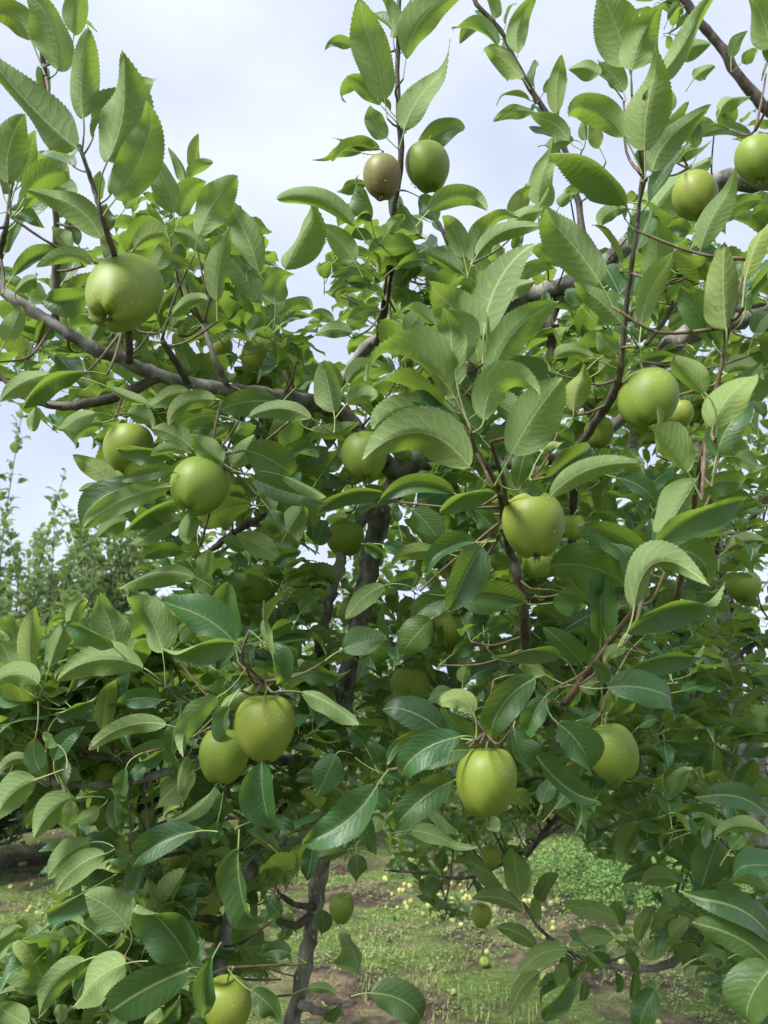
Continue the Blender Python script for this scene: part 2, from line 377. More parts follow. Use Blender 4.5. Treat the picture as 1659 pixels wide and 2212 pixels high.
root_xyz = np.array([P(600, 2212, 1.62)[0] - .06, P(600, 2212, 1.62)[1] + .02, 0.0])
tree = empty('apple_tree', root_xyz)
meta(tree, 'large near apple tree with leaning grey trunk, broad serrated leaves and green fruit', 'tree', 'apple trees in the orchard')
q = [list(root_xyz) + [.045]] + [list(P(x, y, d)) + [r * d / F] for x, y, d, r in
     ((612, 2300, 1.62, 24), (632, 2212, 1.62, 22), (665, 2050, 1.62, 22), (685, 1930, 1.62, 23), (705, 1800, 1.62, 24), (728, 1650, 1.62, 24), (745, 1500, 1.6, 25), (775, 1330, 1.58, 26), (815, 1150, 1.55, 28), (865, 1030, 1.55, 31), (915, 950, 1.58, 28))]
q = [list(v[:3]) + [v[3] * .74] for v in q]
wood('trunk', q, BARK, tree, 14, 8, world=True)
B_ = BARK; D_ = BARK_DARK; E_ = BARK_RED
for nm, mt, pts in (
    ('limb', B_, ((880, 1010, 1.56, 26), (960, 900, 1.55, 24), (1040, 780, 1.5, 22), (1092, 670, 1.48, 20), (1170, 635, 1.45, 19), (1270, 590, 1.45, 18), (1370, 520, 1.5, 19), (1470, 440, 1.5, 24), (1560, 395, 1.5, 25), (1700, 385, 1.5, 26))),
    ('limb', B_, ((-60, 560, 1.02, 9), (0, 620, 1.02, 11), (60, 668, 1.02, 13), (115, 700, 1.02, 12), (180, 742, 1.02, 13), (250, 772, 1.04, 13.5), (340, 810, 1.06, 14), (440, 834, 1.1, 14), (530, 846, 1.15, 14.5), (650, 865, 1.25, 16), (740, 900, 1.38, 18), (855, 1020, 1.54, 22))),
    ('branch', D_, ((-10, 800, 1.08, 4), (40, 850, 1.08, 6), (85, 868, 1.07, 8), (150, 877, 1.06, 10), (250, 857, 1.06, 11), (345, 815, 1.06, 11))),
    ('branch', B_, ((710, 862, 1.5, 9), (755, 800, 1.5, 12), (800, 742, 1.48, 13), (860, 718, 1.46, 12), (930, 715, 1.46, 10), (1040, 700, 1.47, 9), (1092, 680, 1.48, 10))),
    ('branch', B_, ((1360, 990, 1.45, 12), (1400, 850, 1.42, 16), (1440, 760, 1.4, 19), (1500, 715, 1.4, 20), (1600, 690, 1.4, 20), (1700, 640, 1.4, 20))),
    ('branch', B_, ((900, 1000, 1.56, 14), (1050, 1000, 1.55, 14), (1200, 990, 1.5, 14), (1310, 930, 1.47, 14), (1400, 850, 1.43, 14))),
    ('branch', B_, ((812, 1080, 1.5, 9), (795, 1110, 1.46, 10), (752, 1165, 1.42, 11), (728, 1240, 1.4, 11), (705, 1330, 1.4, 12), (690, 1400, 1.44, 12), (725, 1520, 1.58, 12))),
    ('branch', D_, ((1700, 260, 1.8, 13), (1665, 245, 1.8, 12), (1600, 170, 1.8, 11), (1555, 100, 1.8, 10), (1510, 45, 1.8, 9), (1460, -30, 1.8, 8))),
    ('branch', D_, ((1195, 830, 1.45, 6), (1190, 760, 1.45, 9), (1188, 700, 1.45, 11), (1215, 625, 1.45, 10))),
    ('branch', D_, ((1394, 745, 1.25, 5), (1430, 700, 1.25, 5), (1475, 645, 1.25, 5), (1560, 672, 1.3, 6), (1670, 650, 1.36, 8))),
    ('shoot', D_, ((862, -60, 1.2, 5), (861, 60, 1.2, 5.2), (859, 200, 1.2, 5.5), (866, 340, 1.2, 6.5), (853, 440, 1.22, 7), (846, 540, 1.25, 7.5), (838, 620, 1.28, 8), (820, 720, 1.4, 8), (812, 745, 1.47, 9))),
    ('shoot', D_, ((172, 315, .74, 4), (200, 400, .74, 5), (222, 470, .74, 6), (245, 545, .78, 7), (262, 600, .88, 7), (275, 700, .96, 8), (280, 780, 1.04, 8))),
    ('shoot', D_, ((1387, 380, .88, 4), (1378, 470, .89, 4.5), (1365, 570, .9, 5), (1350, 690, .92, 6), (1340, 800, .94, 7), (1326, 850, .97, 9), (1285, 915, 1.02, 9), (1252, 975, 1.08, 9), (1240, 1060, 1.2, 9), (1238, 1200, 1.3, 9))),
    ('shoot', D_, ((982, 800, .74, 3), (990, 865, .74, 4), (1007, 910, .74, 4.5), (1030, 975, .75, 5.2), (1062, 1025, .80, 6), (1083, 1080, .90, 7), (1098, 1180, .99, 9), (1120, 1250, 1.0, 11), (1132, 1330, 1.02, 11), (1136, 1400, 1.06, 11), (1150, 1500, 1.15, 10), (1180, 1560, 1.2, 9))),
    ('shoot', D_, ((1060, 955, .78, 4), (1078, 1010, .80, 4.5), (1090, 1050, .84, 5), (1096, 1150, .97, 6))),
    ('shoot', E_, ((1612, 560, .74, 2.5), (1592, 650, .74, 3), (1572, 720, .74, 4), (1550, 830, .75, 5), (1527, 940, .76, 6), (1508, 1030, .8, 6), (1490, 1150, .9, 7), (1460, 1300, 1.0, 8))),
    ('shoot', E_, ((1420, 1190, .80, 4), (1395, 1270, .80, 5), (1345, 1350, .84, 6), (1300, 1410, .88, 7), (1262, 1465, .95, 8), (1220, 1520, 1.0, 9))),
    ('shoot', D_, ((1020, -30, 1.5, 4), (1030, 10, 1.5, 4.5), (1080, 65, 1.5, 5), (1130, 165, 1.5, 5.5), (1180, 245, 1.5, 6), (1222, 330, 1.5, 6), (1250, 440, 1.5, 7), (1268, 590, 1.46, 8))),
    ('shoot', D_, ((58, -20, .95, 4), (78, 60, .95, 5), (92, 125, .95, 6), (105, 230, .97, 6), (118, 400, 1.0, 7), (122, 560, 1.02, 7), (120, 700, 1.03, 8))),
    ('shoot', D_, ((940, 470, 1.4, 4), (970, 525, 1.4, 5), (1010, 590, 1.42, 6), (1060, 660, 1.46, 7))),
    ('shoot', D_, ((25, 400, .95, 3), (16, 470, .95, 5), (4, 530, .96, 6), (-10, 600, 1.0, 7))),
    ('spur', D_, ((350, 735, 1.0, 6), (378, 780, 1.02, 7), (405, 825, 1.07, 8))),
    ('spur', B_, ((440, 700, 1.12, 5), (460, 765, 1.1, 6), (490, 830, 1.12, 8))),
    ('spur', D_, ((580, 660, 1.3, 4), (598, 740, 1.3, 4.5), (618, 810, 1.26, 5), (640, 862, 1.24, 6))),
    ('branch', D_, ((-20, 1640, 1.05, 4), (60, 1634, 1.05, 5), (140, 1631, 1.05, 6), (260, 1637, 1.05, 6), (340, 1635, 1.08, 6), (415, 1625, 1.15, 6), (560, 1590, 1.35, 8), (735, 1560, 1.58, 10))),
    ('branch', B_, ((30, 1710, 1.02, 6), (72, 1686, 1.02, 7), (110, 1688, 1.03, 8), (200, 1695, 1.05, 8), (310, 1681, 1.08, 9), (410, 1657, 1.14, 9), (550, 1640, 1.32, 10), (722, 1650, 1.6, 12))),
    ('branch', B_, ((462, 2150, 1.12, 9), (472, 2080, 1.14, 12), (488, 2010, 1.18, 13), (505, 1950, 1.22, 12), (560, 1850, 1.35, 11), (640, 1780, 1.5, 10), (708, 1760, 1.6, 12))),
    ('branch', D_, ((400, 1978, 1.2, 6), (440, 1985, 1.2, 7), (490, 1992, 1.2, 9))),
    ('spur', D_, ((600, 1988, 1.52, 6), (640, 1998, 1.54, 8), (670, 1980, 1.6, 9))),
    ('spur', D_, ((608, 1935, 1.5, 5), (640, 1955, 1.54, 6), (680, 1958, 1.6, 8))),
    ('spur', B_, ((648, 2168, 1.6, 9), (690, 2185, 1.58, 8), (740, 2190, 1.55, 5))),
    ('branch', D_, ((560, 1830, 1.3, 5), (600, 1760, 1.34, 6), (655, 1690, 1.45, 7), (722, 1640, 1.6, 8))),
    ('branch', D_, ((350, 1850, 1.3, 4), (460, 1830, 1.3, 6), (560, 1835, 1.33, 6))),
    ('branch', B_, ((1750, 1990, 1.5, 14), (1620, 1990, 1.5, 12), (1510, 2035, 1.48, 12), (1450, 2080, 1.45, 9), (1390, 2092, 1.42, 7), (1280, 2078, 1.38, 5), (1180, 2020, 1.34, 4), (1130, 1950, 1.32, 3))),
    ('branch', D_, ((440, 1200, 1.2, 5), (480, 1170, 1.25, 7), (560, 1120, 1.35, 8), (680, 1080, 1.45, 9), (800, 1075, 1.54, 10))),
    ('branch', D_, ((500, 950, 1.2, 4), (520, 910, 1.18, 5), (540, 850, 1.16, 6))),
    ('branch', B_, ((1130, 1460, 1.2, 7), (1170, 1420, 1.4, 9), (1230, 1330, 1.5, 11), (1330, 1240, 1.6, 12), (1500, 1120, 1.6, 12), (1720, 1060, 1.6, 12))),
):
    wood(nm, pts, mt, tree)

# ------------------------------------------------------------------ the apples, one thing each: x, y, width, height, distance, calyx (right, towards the viewer), label
AP = [
 (267, 634, 160, 176, .80, -.20, .95, 'g', 'largest green apple, at upper left, its blossom end turned towards the viewer'),
 (826, 384, 90, 104, 1.16, -.05, .25, 'b', 'small brownish blushed apple left of the thin upright shoot against the sky'),
 (924, 361, 103, 108, 1.22, .05, .15, 'g', 'dark green apple with water drops on its underside, just right of the upright shoot'),
 (1502, 424, 102, 112, 1.18, .1, .3, 'g', 'pale yellow-green apple at upper right half covered by a folded leaf'),
 (1637, 345, 96, 106, 1.12, .0, .15, 'g', 'green apple cut by the right edge of the picture above the thick limb'),
 (278, 970, 112, 116, 1.18, 0, .2, 'g', 'pale green apple behind dark leaves, just above and left of a rounder one'),
 (430, 1050, 130, 125, .95, -.32, .55, 'g', 'round green apple with a pale dried calyx, under the left branch'),
 (787, 986, 106, 110, 1.12, .1, .45, 'g', 'green apple in the middle tucked behind the tips of big light leaves'),
 (566, 775, 94, 100, 1.32, 0, .1, 'g', 'shaded green apple above the grey left limb, its base hidden by a leaf'),
 (524, 632, 44, 44, 1.6, 0, .1, 'g', 'small pale apple peeping between leaves under the open sky'),
 (480, 750, 48, 62, 1.55, 0, .1, 'g', 'little apple half hidden just above the grey left limb'),
 (1400, 862, 132, 136, .95, .05, .35, 'g', 'big round green apple at right with a pale leaf tip standing before it'),
 (1470, 893, 56, 76, 1.14, .1, .1, 'g', 'small green apple partly behind the big round apple at right'),
 (1500, 893, 40, 60, 1.26, 0, .1, 'g', 'smallest and farthest apple of the three in a row at right'),
 (1294, 934, 64, 72, 1.3, 0, .1, 'g', 'apple behind the dark stem between leaves, left of the big round apple'),
 (1152, 1133, 140, 148, .88, .05, .28, 'g', 'tall green apple right of centre with a water drop on its cheek'),
 (1240, 1138, 52, 64, 1.15, 0, .1, 'g', 'dim apple just right of and behind the tall apple with the drop'),
 (1158, 1215, 74, 72, 1.14, 0, .1, 'g', 'yellow-green apple hanging behind and below the tall apple with the drop'),
 (546, 1262, 84, 112, 1.28, .2, .1, 'g', 'elongated pale apple half hidden by dark leaves at centre left'),
 (746, 1162, 84, 80, 1.42, 0, .1, 'g', 'shaded apple behind a forked twig left of the trunk'),
 (572, 1571, 139, 146, .90, .03, .05, 'g', 'large bright green apple, upper one of the touching pair at lower left'),
 (483, 1630, 112, 134, .98, -.12, .35, 'g', 'pear-shaped green apple with a calyx tuft, lower one of the touching pair'),
 (1051, 1685, 137, 150, .92, .0, .22, 'g', 'yellow-green apple with scabby specks near its base, under drooping dark leaves'),
 (1322, 1624, 116, 138, 1.0, .25, .15, 'g', 'smooth yellow-green apple at lower right leaning from under a dark leaf'),
 (1147, 1642, 42, 52, 1.3, 0, .1, 'g', 'small apple seen in the gap between the two large lower right apples'),
 (886, 1484, 90, 92, 1.3, 0, .1, 'g', 'shaded yellowish apple behind leaves in the centre below the trunk fork'),
 (966, 1362, 84, 92, 1.4, 0, .1, 'g', 'dim olive apple deep in the crown right of the trunk'),
 (1357, 1550, 56, 52, 1.4, 0, .1, 'g', 'bright little apple just above the smooth lower right apple'),
 (1476, 1562, 76, 70, 1.7, 0, .1, 'g', 'shaded apple behind the slanting thin branch at right'),
 (1607, 1266, 72, 68, 1.6, 0, .15, 'g', 'dull green apple near the right edge with a glint on its left cheek'),
 (1408, 1726, 28, 30, 2.6, 0, .1, 'g', 'tiny distant apple above the green weed patch'),
 (490, 2172, 110, 134, .96, .0, .05, 'g', 'bright apple cut by the bottom edge at lower left'),
 (738, 1962, 58, 92, 1.72, 0, .1, 'g', 'apple hanging right behind the lower trunk'),
 (1062, 1850, 46, 50, 2.2, 0, .1, 'g', 'pale yellow apple before the ground with fallen fruit'),
 (1040, 1978, 46, 52, 2.1, 0, .1, 'g', 'pale apple half behind a leaf, lower of the two before the bare ground'),
 (226, 1672, 58, 84, 1.2, 0, .1, 'g', 'apple crossed by a twig at the left, left of the touching pair'),
 (672, 1708, 46, 64, 1.38, 0, .1, 'g', 'narrow glimpse of an apple just left of the lower trunk'),
 (436, 1950, 84, 92, 1.42, 0, .1, 'g', 'dark shaded apple deep under the leaves at lower left'),
 (258, 1892, 62, 80, 1.4, 0, .1, 'g', 'shaded apple at far lower left beneath a long folded leaf'),
 (380, 1856, 60, 56, 1.45, 0, .1, 'g', 'small shaded apple between hanging leaves left of the long curled leaf'),
]
def apple_verts(rx, rz, nu, nv, rg, lobes=.05):
    v = []; ph0 = rg.uniform(0, 6.28); ov = rg.uniform(-.04, .04); tap = rg.uniform(.10, .24); lean = rg.uniform(-.08, .08)
    for i in range(nv + 1):
        a = math.pi * i / nv; low = (1 - math.cos(a)) / 2
        r_ = (math.sin(a) ** .88) * (1 - tap * low ** 1.6 + .04 * math.sin(a)) * rx
        z = math.cos(a) * rz - .30 * rz * math.exp(-(a / .36) ** 2) + .17 * rz * math.exp(-((math.pi - a) / .26) ** 2)
        for k in range(nu):
            th = 2 * math.pi * k / nu
            lb = 1 + lobes * math.cos(5 * th + ph0) * (low ** 2.5) + ov * math.cos(2 * th) + .015 * math.cos(3 * th + ph0 * 2)
            zz = z - lobes * .9 * rz * math.cos(5 * th + ph0) * low ** 6 * (.0 if i == nv else 1)
            v.append((r_ * lb * math.cos(th) + lean * rx * math.cos(a), r_ * lb * math.sin(th), zz))
    return np.array(v)
def apple_faces(nu, nv):
    f = []
    for i in range(nv):
        for k in range(nu): f.append([i * nu + k, (i + 1) * nu + k, (i + 1) * nu + (k + 1) % nu, i * nu + (k + 1) % nu])
    return np.array(f)
AF = apple_faces(36, 28)
APP = []
for (x, y, wd, ht, d, cxr, cyt, kd, lab) in AP:
    c = P(x, y, d); rg = np.random.default_rng(int(x * 7 + y))
    rx = wd / 2 * d / F / 1.04; dn = nrm((-UV_ + RV * cxr - FV * cyt)[None])[0]
    sc_ = abs(dn @ UV_); rz = max(.8 * rx, ht / 2 * d / F / 1.0)
    hh = ht / 2 * d / F * 1.02; rz = float(np.clip(math.sqrt(max(hh * hh - rx * rx * (1 - sc_ ** 2), .01 * rx * rx)) / max(sc_, .3), 0.9 * rx, (1.42 if cyt > .8 else 1.15) * rx))
    ap = empty('apple', c); zax = Vector(-dn); ap.rotation_euler = zax.to_track_quat('Z', 'Y').to_euler()
    meta(ap, lab, 'apple', 'apples hanging on the trees')
    me = mesh_np('apple_skin', apple_verts(rx, rz, 36, 28, rg), AF, mats=(APPLE_B if kd == 'b' else APPLE,))
    link('skin', me, ap)
    # stem
    s = np.array([(0, 0, rz * .62, .0016), (.001, .001, rz * .9, .0013), (.004, .002, rz * 1.12, .0014), (.008, .003, rz * 1.3, .0019)])
    sv, sf, s3 = tube(catmull(s, 4)[:, :3], catmull(s, 4)[:, 3], 6, rg, .03)
    link('stem', mesh_np('apple_stem', sv, [sf, s3], mats=(PETIOLE,)), ap)
    if wd > 40:
        cv, cf = [], []
        zb = -rz * .86
        for k in range(5):
            a = k * 1.2566 + rg.uniform(-.2, .2); L_ = rx * rg.uniform(.16, .27); dx, dy = math.cos(a), math.sin(a); px, py = -dy, dx
            r0 = rx * .075; b0 = len(cv)
            for rr, hh, ww in ((r0 * .7, 0, .028 * rx), (r0 * 1.3, -L_ * .55, .04 * rx), (r0 * rg.uniform(.9, 2.4), -L_ * 1.25, .004 * rx)):
                for sgn in (-1, 0, 1):
                    off = .25 * ww if sgn == 0 else 0
                    cv.append(((rr + off) * dx + sgn * ww * px, (rr + off) * dy + sgn * ww * py, zb + hh))
            for i in range(2):
                for j in range(2):
                    q0 = b0 + i * 3 + j; cf.append([q0, q0 + 1, q0 + 4, q0 + 3])
        link('calyx', mesh_np('apple_calyx', np.array(cv), np.array(cf), mats=(CALYX,)), ap)
    APP.append((x, y, wd / 2, ht / 2, d, rx))
    NODES.append((c - dn * rz * 1.3)[None])
    drops = {826: ((.15, .42, .05), ), 924: ((.5, .15, .045), (.1, .93, .05), (-.55, .85, .05), (-.7, .72, .04), (.4, .86, .045), (.3, .2, .03)), 1152: ((.5, .12, .055), (-.6, -.35, .04), (-.62, -.2, .03)), 1502: ((-.1, .55, .06),), 267: (), 1322: ((.2, -.1, .02),), 1051: ((.0, .1, .025), (.15, .2, .03))}.get(x, ())
    for (u, v_, rr) in drops:
        # place on the skin where it faces the viewer
        h2 = max(.02, 1 - u * u - v_ * v_ * .96)
        pt = RV * u * rx * .99 - UV_ * v_ * rz * .97 - FV * math.sqrt(h2) * rx * .985
        dm = bpy.data.meshes.new('drop')
        import bmesh
        bm = bmesh.new(); bmesh.ops.create_uvsphere(bm, u_segments=12, v_segments=8, radius=rr * rx * 1.1)
        for f_ in bm.faces: f_.smooth = True
        bm.to_mesh(dm); bm.free(); dm.materials.append(WATER)
        dob = link('water_drop', dm, ap)
        dob.location = ap.rotation_euler.to_matrix().inverted() @ Vector(pt); dob.scale = (1, 1, 1.25)

# ------------------------------------------------------------------ leaves that stand out, one line each:
# base x, base y, tip x, tip y, width, face (U under, T top, M folded showing both; y yellow, p pale, f before an apple), distance cm, [bow | a]
H = {}
H[(0, 0)] = """
330 640 -70 215 195 U 72 .04
360 510 393 125 150 U 73 .06
462 700 525 218 195 U 71 -.05
500 860 668 452 185 U 72 -.08
35 790 110 490 160 U 82 .1
75 790 150 560 90 U 86 0
108 855 352 745 115 U 80 .2
95 905 352 870 100 U 84 .25
440 1030 135 840 125 U 76 a
30 915 182 985 62 T 90 a
400 1140 160 1155 78 U 80 a
60 1190 310 1095 66 T 94 a
372 1270 183 1300 140 T 92 .05
580 1075 756 1025 88 Uy 70 a
545 1085 682 955 110 T 82 .1
130 160 -40 65 115 U 80 -.2
140 150 -10 -30 125 U 84 0
248 300 130 -40 150 U 79 -.12
320 150 345 -60 105 U 86 0
550 385 682 370 70 U 88 a
560 470 626 456 62 U 88 a
752 920 638 665 105 U 105 -.08
775 935 890 775 105 U 108 .1
858 1020 1022 768 150 U 100 .08
800 785 728 632 70 Uy 112 -.1
828 735 862 578 62 Uy 113 0
820 775 922 700 62 U 110 .1
1118 1172 975 870 118 U 104 -.06
1232 1162 1395 880 168 U 103 .06
1245 1152 1417 1048 84 U 106 .18
937 1300 995 985 122 U 100 .05
1120 1300 975 1090 125 U 112 -.05
1188 1318 1252 1165 110 U 98 .12
1532 975 1178 862 112 U 98 a
748 1000 890 1090 100 U 104 .15
690 1130 847 1177 60 T 96 a
737 1365 912 1288 72 U 96 .15
862 1330 765 1160 122 U 112 0
690 1340 765 1245 82 T 104 .1
660 1165 722 1040 90 U 90 0
540 900 600 755 75 U 95 0
310 1085 232 985 82 U 96 0
250 1228 215 1120 108 U 104 0
20 1480 95 1325 95 U 96 0
300 1475 290 1360 110 U 106 0
390 1470 430 1370 80 U 108 0
1662 430 1540 35 160 U 116 -.03
1522 200 1403 205 62 T 122 a
1595 350 1448 435 62 U 122 -.2
1642 452 1500 328 72 U 118 0
1670 595 1592 462 92 U 114 0
1642 645 1460 622 62 T 118 a
1625 640 1442 700 62 U 116 a
1560 660 1380 712 54 T 120 a
1606 960 1518 788 104 T 112 -.1
1580 800 1458 832 66 T 122 a
1532 1130 1385 968 112 U 112 0
1605 1030 1478 1045 52 T 114 a
1610 1215 1430 1202 58 T 118 a
1606 1245 1478 1232 56 T 116 a
1580 1250 1418 1285 70 U 118 a
1640 1340 1500 1402 64 U 118 a
1520 1440 1362 1450 80 U 126 a
1440 1390 1338 1358 56 U 128 a
1195 1368 1377 1328 74 U 106 a
1225 1395 1348 1370 42 T 102 a
985 1010 940 900 78 U 112 0
900 1010 990 925 80 U 114 0
900 1400 930 1270 90 U 112 0
1000 1330 1045 1240 70 T 104 .15
150 1470 240 1370 80 T 102 .1
70 1260 180 1200 70 U 100 a
340 1060 300 960 60 T 100 0
430 860 440 740 60 U 96 0
470 1000 455 880 90 T 92 0
1460 980 1560 910 60 U 120 a
890 1475 1010 1400 60 T 108 a
1060 1440 1140 1345 80 U 110 0
700 1000 650 890 90 U 108 0
780 1130 750 1040 70 T 106 0
"""
H[(1659, 0)] = """
95 255 345 -30 135 U 114 .16
88 560 328 270 135 U 114 .14
140 662 362 535 100 T 108 .12
40 165 -10 -40 75 U 118 0
492 190 298 135 72 U 146 a
445 95 325 190 62 T 150 -.15
480 80 445 -30 72 U 148 0
578 232 645 -5 92 U 146 .12
602 340 425 205 90 Uy 144 -.1
745 490 772 245 82 U 144 .08
690 400 792 342 62 U 150 .1
655 487 480 522 52 U 146 a
800 608 618 505 78 U 144 a
820 605 700 655 72 U 146 a
668 885 745 640 98 U 136 .1
660 892 722 778 62 Up 130 0
560 960 617 808 82 Uy 134 0
760 890 838 835 62 U 138 a
600 900 620 790 50 Uy 140 0
1062 300 935 -40 200 U 84 -.05
1070 305 1190 45 160 U 82 .08
1182 335 1395 -20 118 U 78 -.06
1126 652 1200 232 198 U 78 .05
1038 592 770 465 112 U 84 a
935 322 800 300 88 Up 90 a
1036 398 905 275 84 U 92 a
1158 745 1392 485 132 U 84 .14
1046 885 712 655 180 M 78 a
1105 1045 1420 668 168 U 74 .12
985 838 780 832 72 U 92 a
1046 900 930 978 82 U 90 -.2
935 1225 668 905 225 U 76 -.05
1172 1245 1185 928 138 U 94 0
1112 1405 1272 1088 112 U 86 .05
1368 1075 1540 768 112 U 84 .08
1480 1425 1472 1048 172 Uy 72 0
1402 1192 1263 1078 100 Ty 78 0
1442 1485 1278 1235 170 T 76 0
1562 1205 1672 945 76 Uyy 70 .08
1562 1335 1672 1125 112 T 75 .1
1450 962 1652 860 84 T 108 .15
1032 1402 820 1225 112 U 82 -.05
430 1455 655 1033 165 U 72 .14
410 1570 198 1248 205 U 73 -.1
335 1560 278 1335 125 U 71 0
490 1560 738 1312 135 U 78 .12
400 1105 712 990 92 U 100 .18
380 1132 545 898 104 U 102 .1
345 1112 258 920 104 U 104 0
188 918 462 900 86 U 108 .22
520 1000 700 915 92 U 108 .15
588 1222 742 1155 72 U 104 .2
340 1178 150 1088 92 U 106 0
60 1150 215 1128 64 T 104 .12
490 1312 655 1220 84 U 98 .15
790 1142 640 1058 84 U 102 0
222 1400 72 1322 66 Up 88 0
1455 475 1582 420 105 U 140 .2
1672 210 1578 -35 155 U 104 0
1265 245 1412 190 100 U 110 .1
1340 340 1430 290 60 U 130 .1
1500 250 1560 140 60 U 150 .1
1545 270 1620 230 60 T 150 .1
1590 600 1370 590 60 T 128 a
1430 540 1300 600 80 U 120 a
1350 640 1330 480 90 U 120 0
1240 480 1210 340 70 U 116 0
1230 600 1300 440 80 U 110 0
560 1080 600 1010 60 T 112 .1
700 1040 860 990 80 U 112 .1
90 1440 200 1320 90 U 100 0
70 880 150 1020 100 U 116 .1
150 850 230 960 90 T 118 .1
20 1000 90 930 60 U 114 0
240 1180 160 1160 70 U 118 0
1600 1440 1680 1350 120 T 92 .1
1260 700 1400 640 60 U 118 a
1230 980 1340 1010 100 T 108 .1
1340 1050 1420 1020 100 U 104 .2
1230 1140 1240 1040 80 T 104 0
820 800 900 700 70 U 136 .1
870 600 870 510 60 U 140 0
930 640 890 540 70 Uy 138 0
850 1320 790 1240 80 T 110 0
690 1260 700 1330 60 T 108 0
1080 1280 1100 1170 120 T 98 0
"""
H[(0, 1475)] = """
372 130 92 285 100 M 88 a
212 140 -10 262 92 U 92 -.1
152 285 138 396 62 U 100 0
412 310 262 402 80 U 98 -.15
445 350 308 432 80 U 100 -.1
535 378 400 425 88 T 94 .1
468 200 668 288 52 Up 92 -.05
550 310 672 370 82 U 102 .1
822 220 650 292 82 U 100 -.12
935 252 718 345 92 U 98 -.15
952 322 740 386 84 U 100 -.12
1195 262 943 300 128 T 92 -.08
1345 332 1072 328 84 U 90 -.15
1442 305 1400 82 170 U 92 0
1340 382 1548 335 74 U 94 -.15
822 455 648 372 104 U 98 -.1
745 505 503 488 92 Tf 88 -.15
812 478 648 490 54 U 86 -.1
752 565 528 602 92 T 92 -.12
600 622 340 802 130 T 98 -.12
738 628 352 806 104 U 93 -.08
492 612 323 508 92 Uy 102 -.1
535 605 448 552 60 U 104 0
468 645 342 647 52 U 106 a
545 772 422 848 90 U 104 -.1
785 682 558 812 100 M 99 -.12
795 772 592 892 112 U 97 -.12
835 740 800 882 84 U 96 0
868 805 1085 712 135 U 102 .12
1062 470 1272 588 172 T 86 .1
1232 500 1388 475 120 T 92 .1
962 525 828 408 130 U 94 0
1000 545 1095 400 110 U 98 0
1218 580 1418 692 62 Up 84 .08
1090 592 1392 682 112 T 90 -.05
1655 655 1368 752 92 M 92 a
1165 730 1215 832 96 T 96 0
1240 825 1325 700 112 U 98 0
1182 742 1115 640 82 U 102 0
792 908 603 948 84 T 100 a
842 1020 518 1072 112 U 98 -.15
905 900 868 1062 72 U 102 0
1202 932 1028 832 112 U 100 0
1012 1300 698 1138 162 T 88 -.1
1012 1292 985 1040 142 T 93 0
1012 1302 712 1372 125 M 86 -.1
1140 1305 1222 1490 172 T 82 .05
1130 1292 1165 1018 84 U 84 .1
1140 1200 1185 1345 42 Up 80 -.1
1480 1330 1672 1290 150 T 92 .05
1290 1432 1492 1462 112 T 96 .1
1662 1055 1500 1202 92 U 90 -.1
1572 875 1668 940 90 T 100 .1
702 1345 568 1093 200 U 92 -.05
505 1332 418 1100 150 U 94 -.05
492 1322 282 1218 100 Mp 90 -.1
300 1232 385 1103 82 U 100 .15
132 1412 152 1145 112 Uy 92 .05
62 1422 -5 1285 135 U 94 0
215 1402 287 1218 82 U 92 .05
622 1412 238 1462 132 U 90 -.15
168 1478 -25 1475 132 U 90 -.2
160 1475 185 1390 50 T 98 0
300 1180 390 1150 60 U 110 0
900 1100 870 970 90 U 108 0
930 1140 850 1080 100 U 108 0
720 1230 660 1150 90 U 106 0
780 1300 850 1240 80 U 102 0
550 1100 520 1060 60 U 110 0
440 20 560 110 120 U 106 0
600 130 700 90 120 U 108 0
660 130 600 0 110 U 110 0
840 200 900 90 110 U 116 0
960 160 830 60 100 U 114 0
1070 190 1210 150 120 U 112 .2
1100 180 1010 110 60 U 108 0
1230 120 1160 30 90 Tf 120 0
1280 200 1380 180 100 T 104 .1
1500 180 1640 100 110 U 104 .1
1300 520 1420 460 90 T 112 0
1400 560 1470 470 110 T 108 0
1500 270 1640 240 90 U 98 a
1180 860 1300 880 80 T 100 .1
1060 900 960 860 80 U 112 0
870 480 840 380 90 T 104 0
900 420 990 370 60 U 102 0
1180 960 1300 910 100 T 104 .1
1200 1120 1060 1090 80 U 104 0
1300 1170 1380 1110 80 T 106 .1
"""
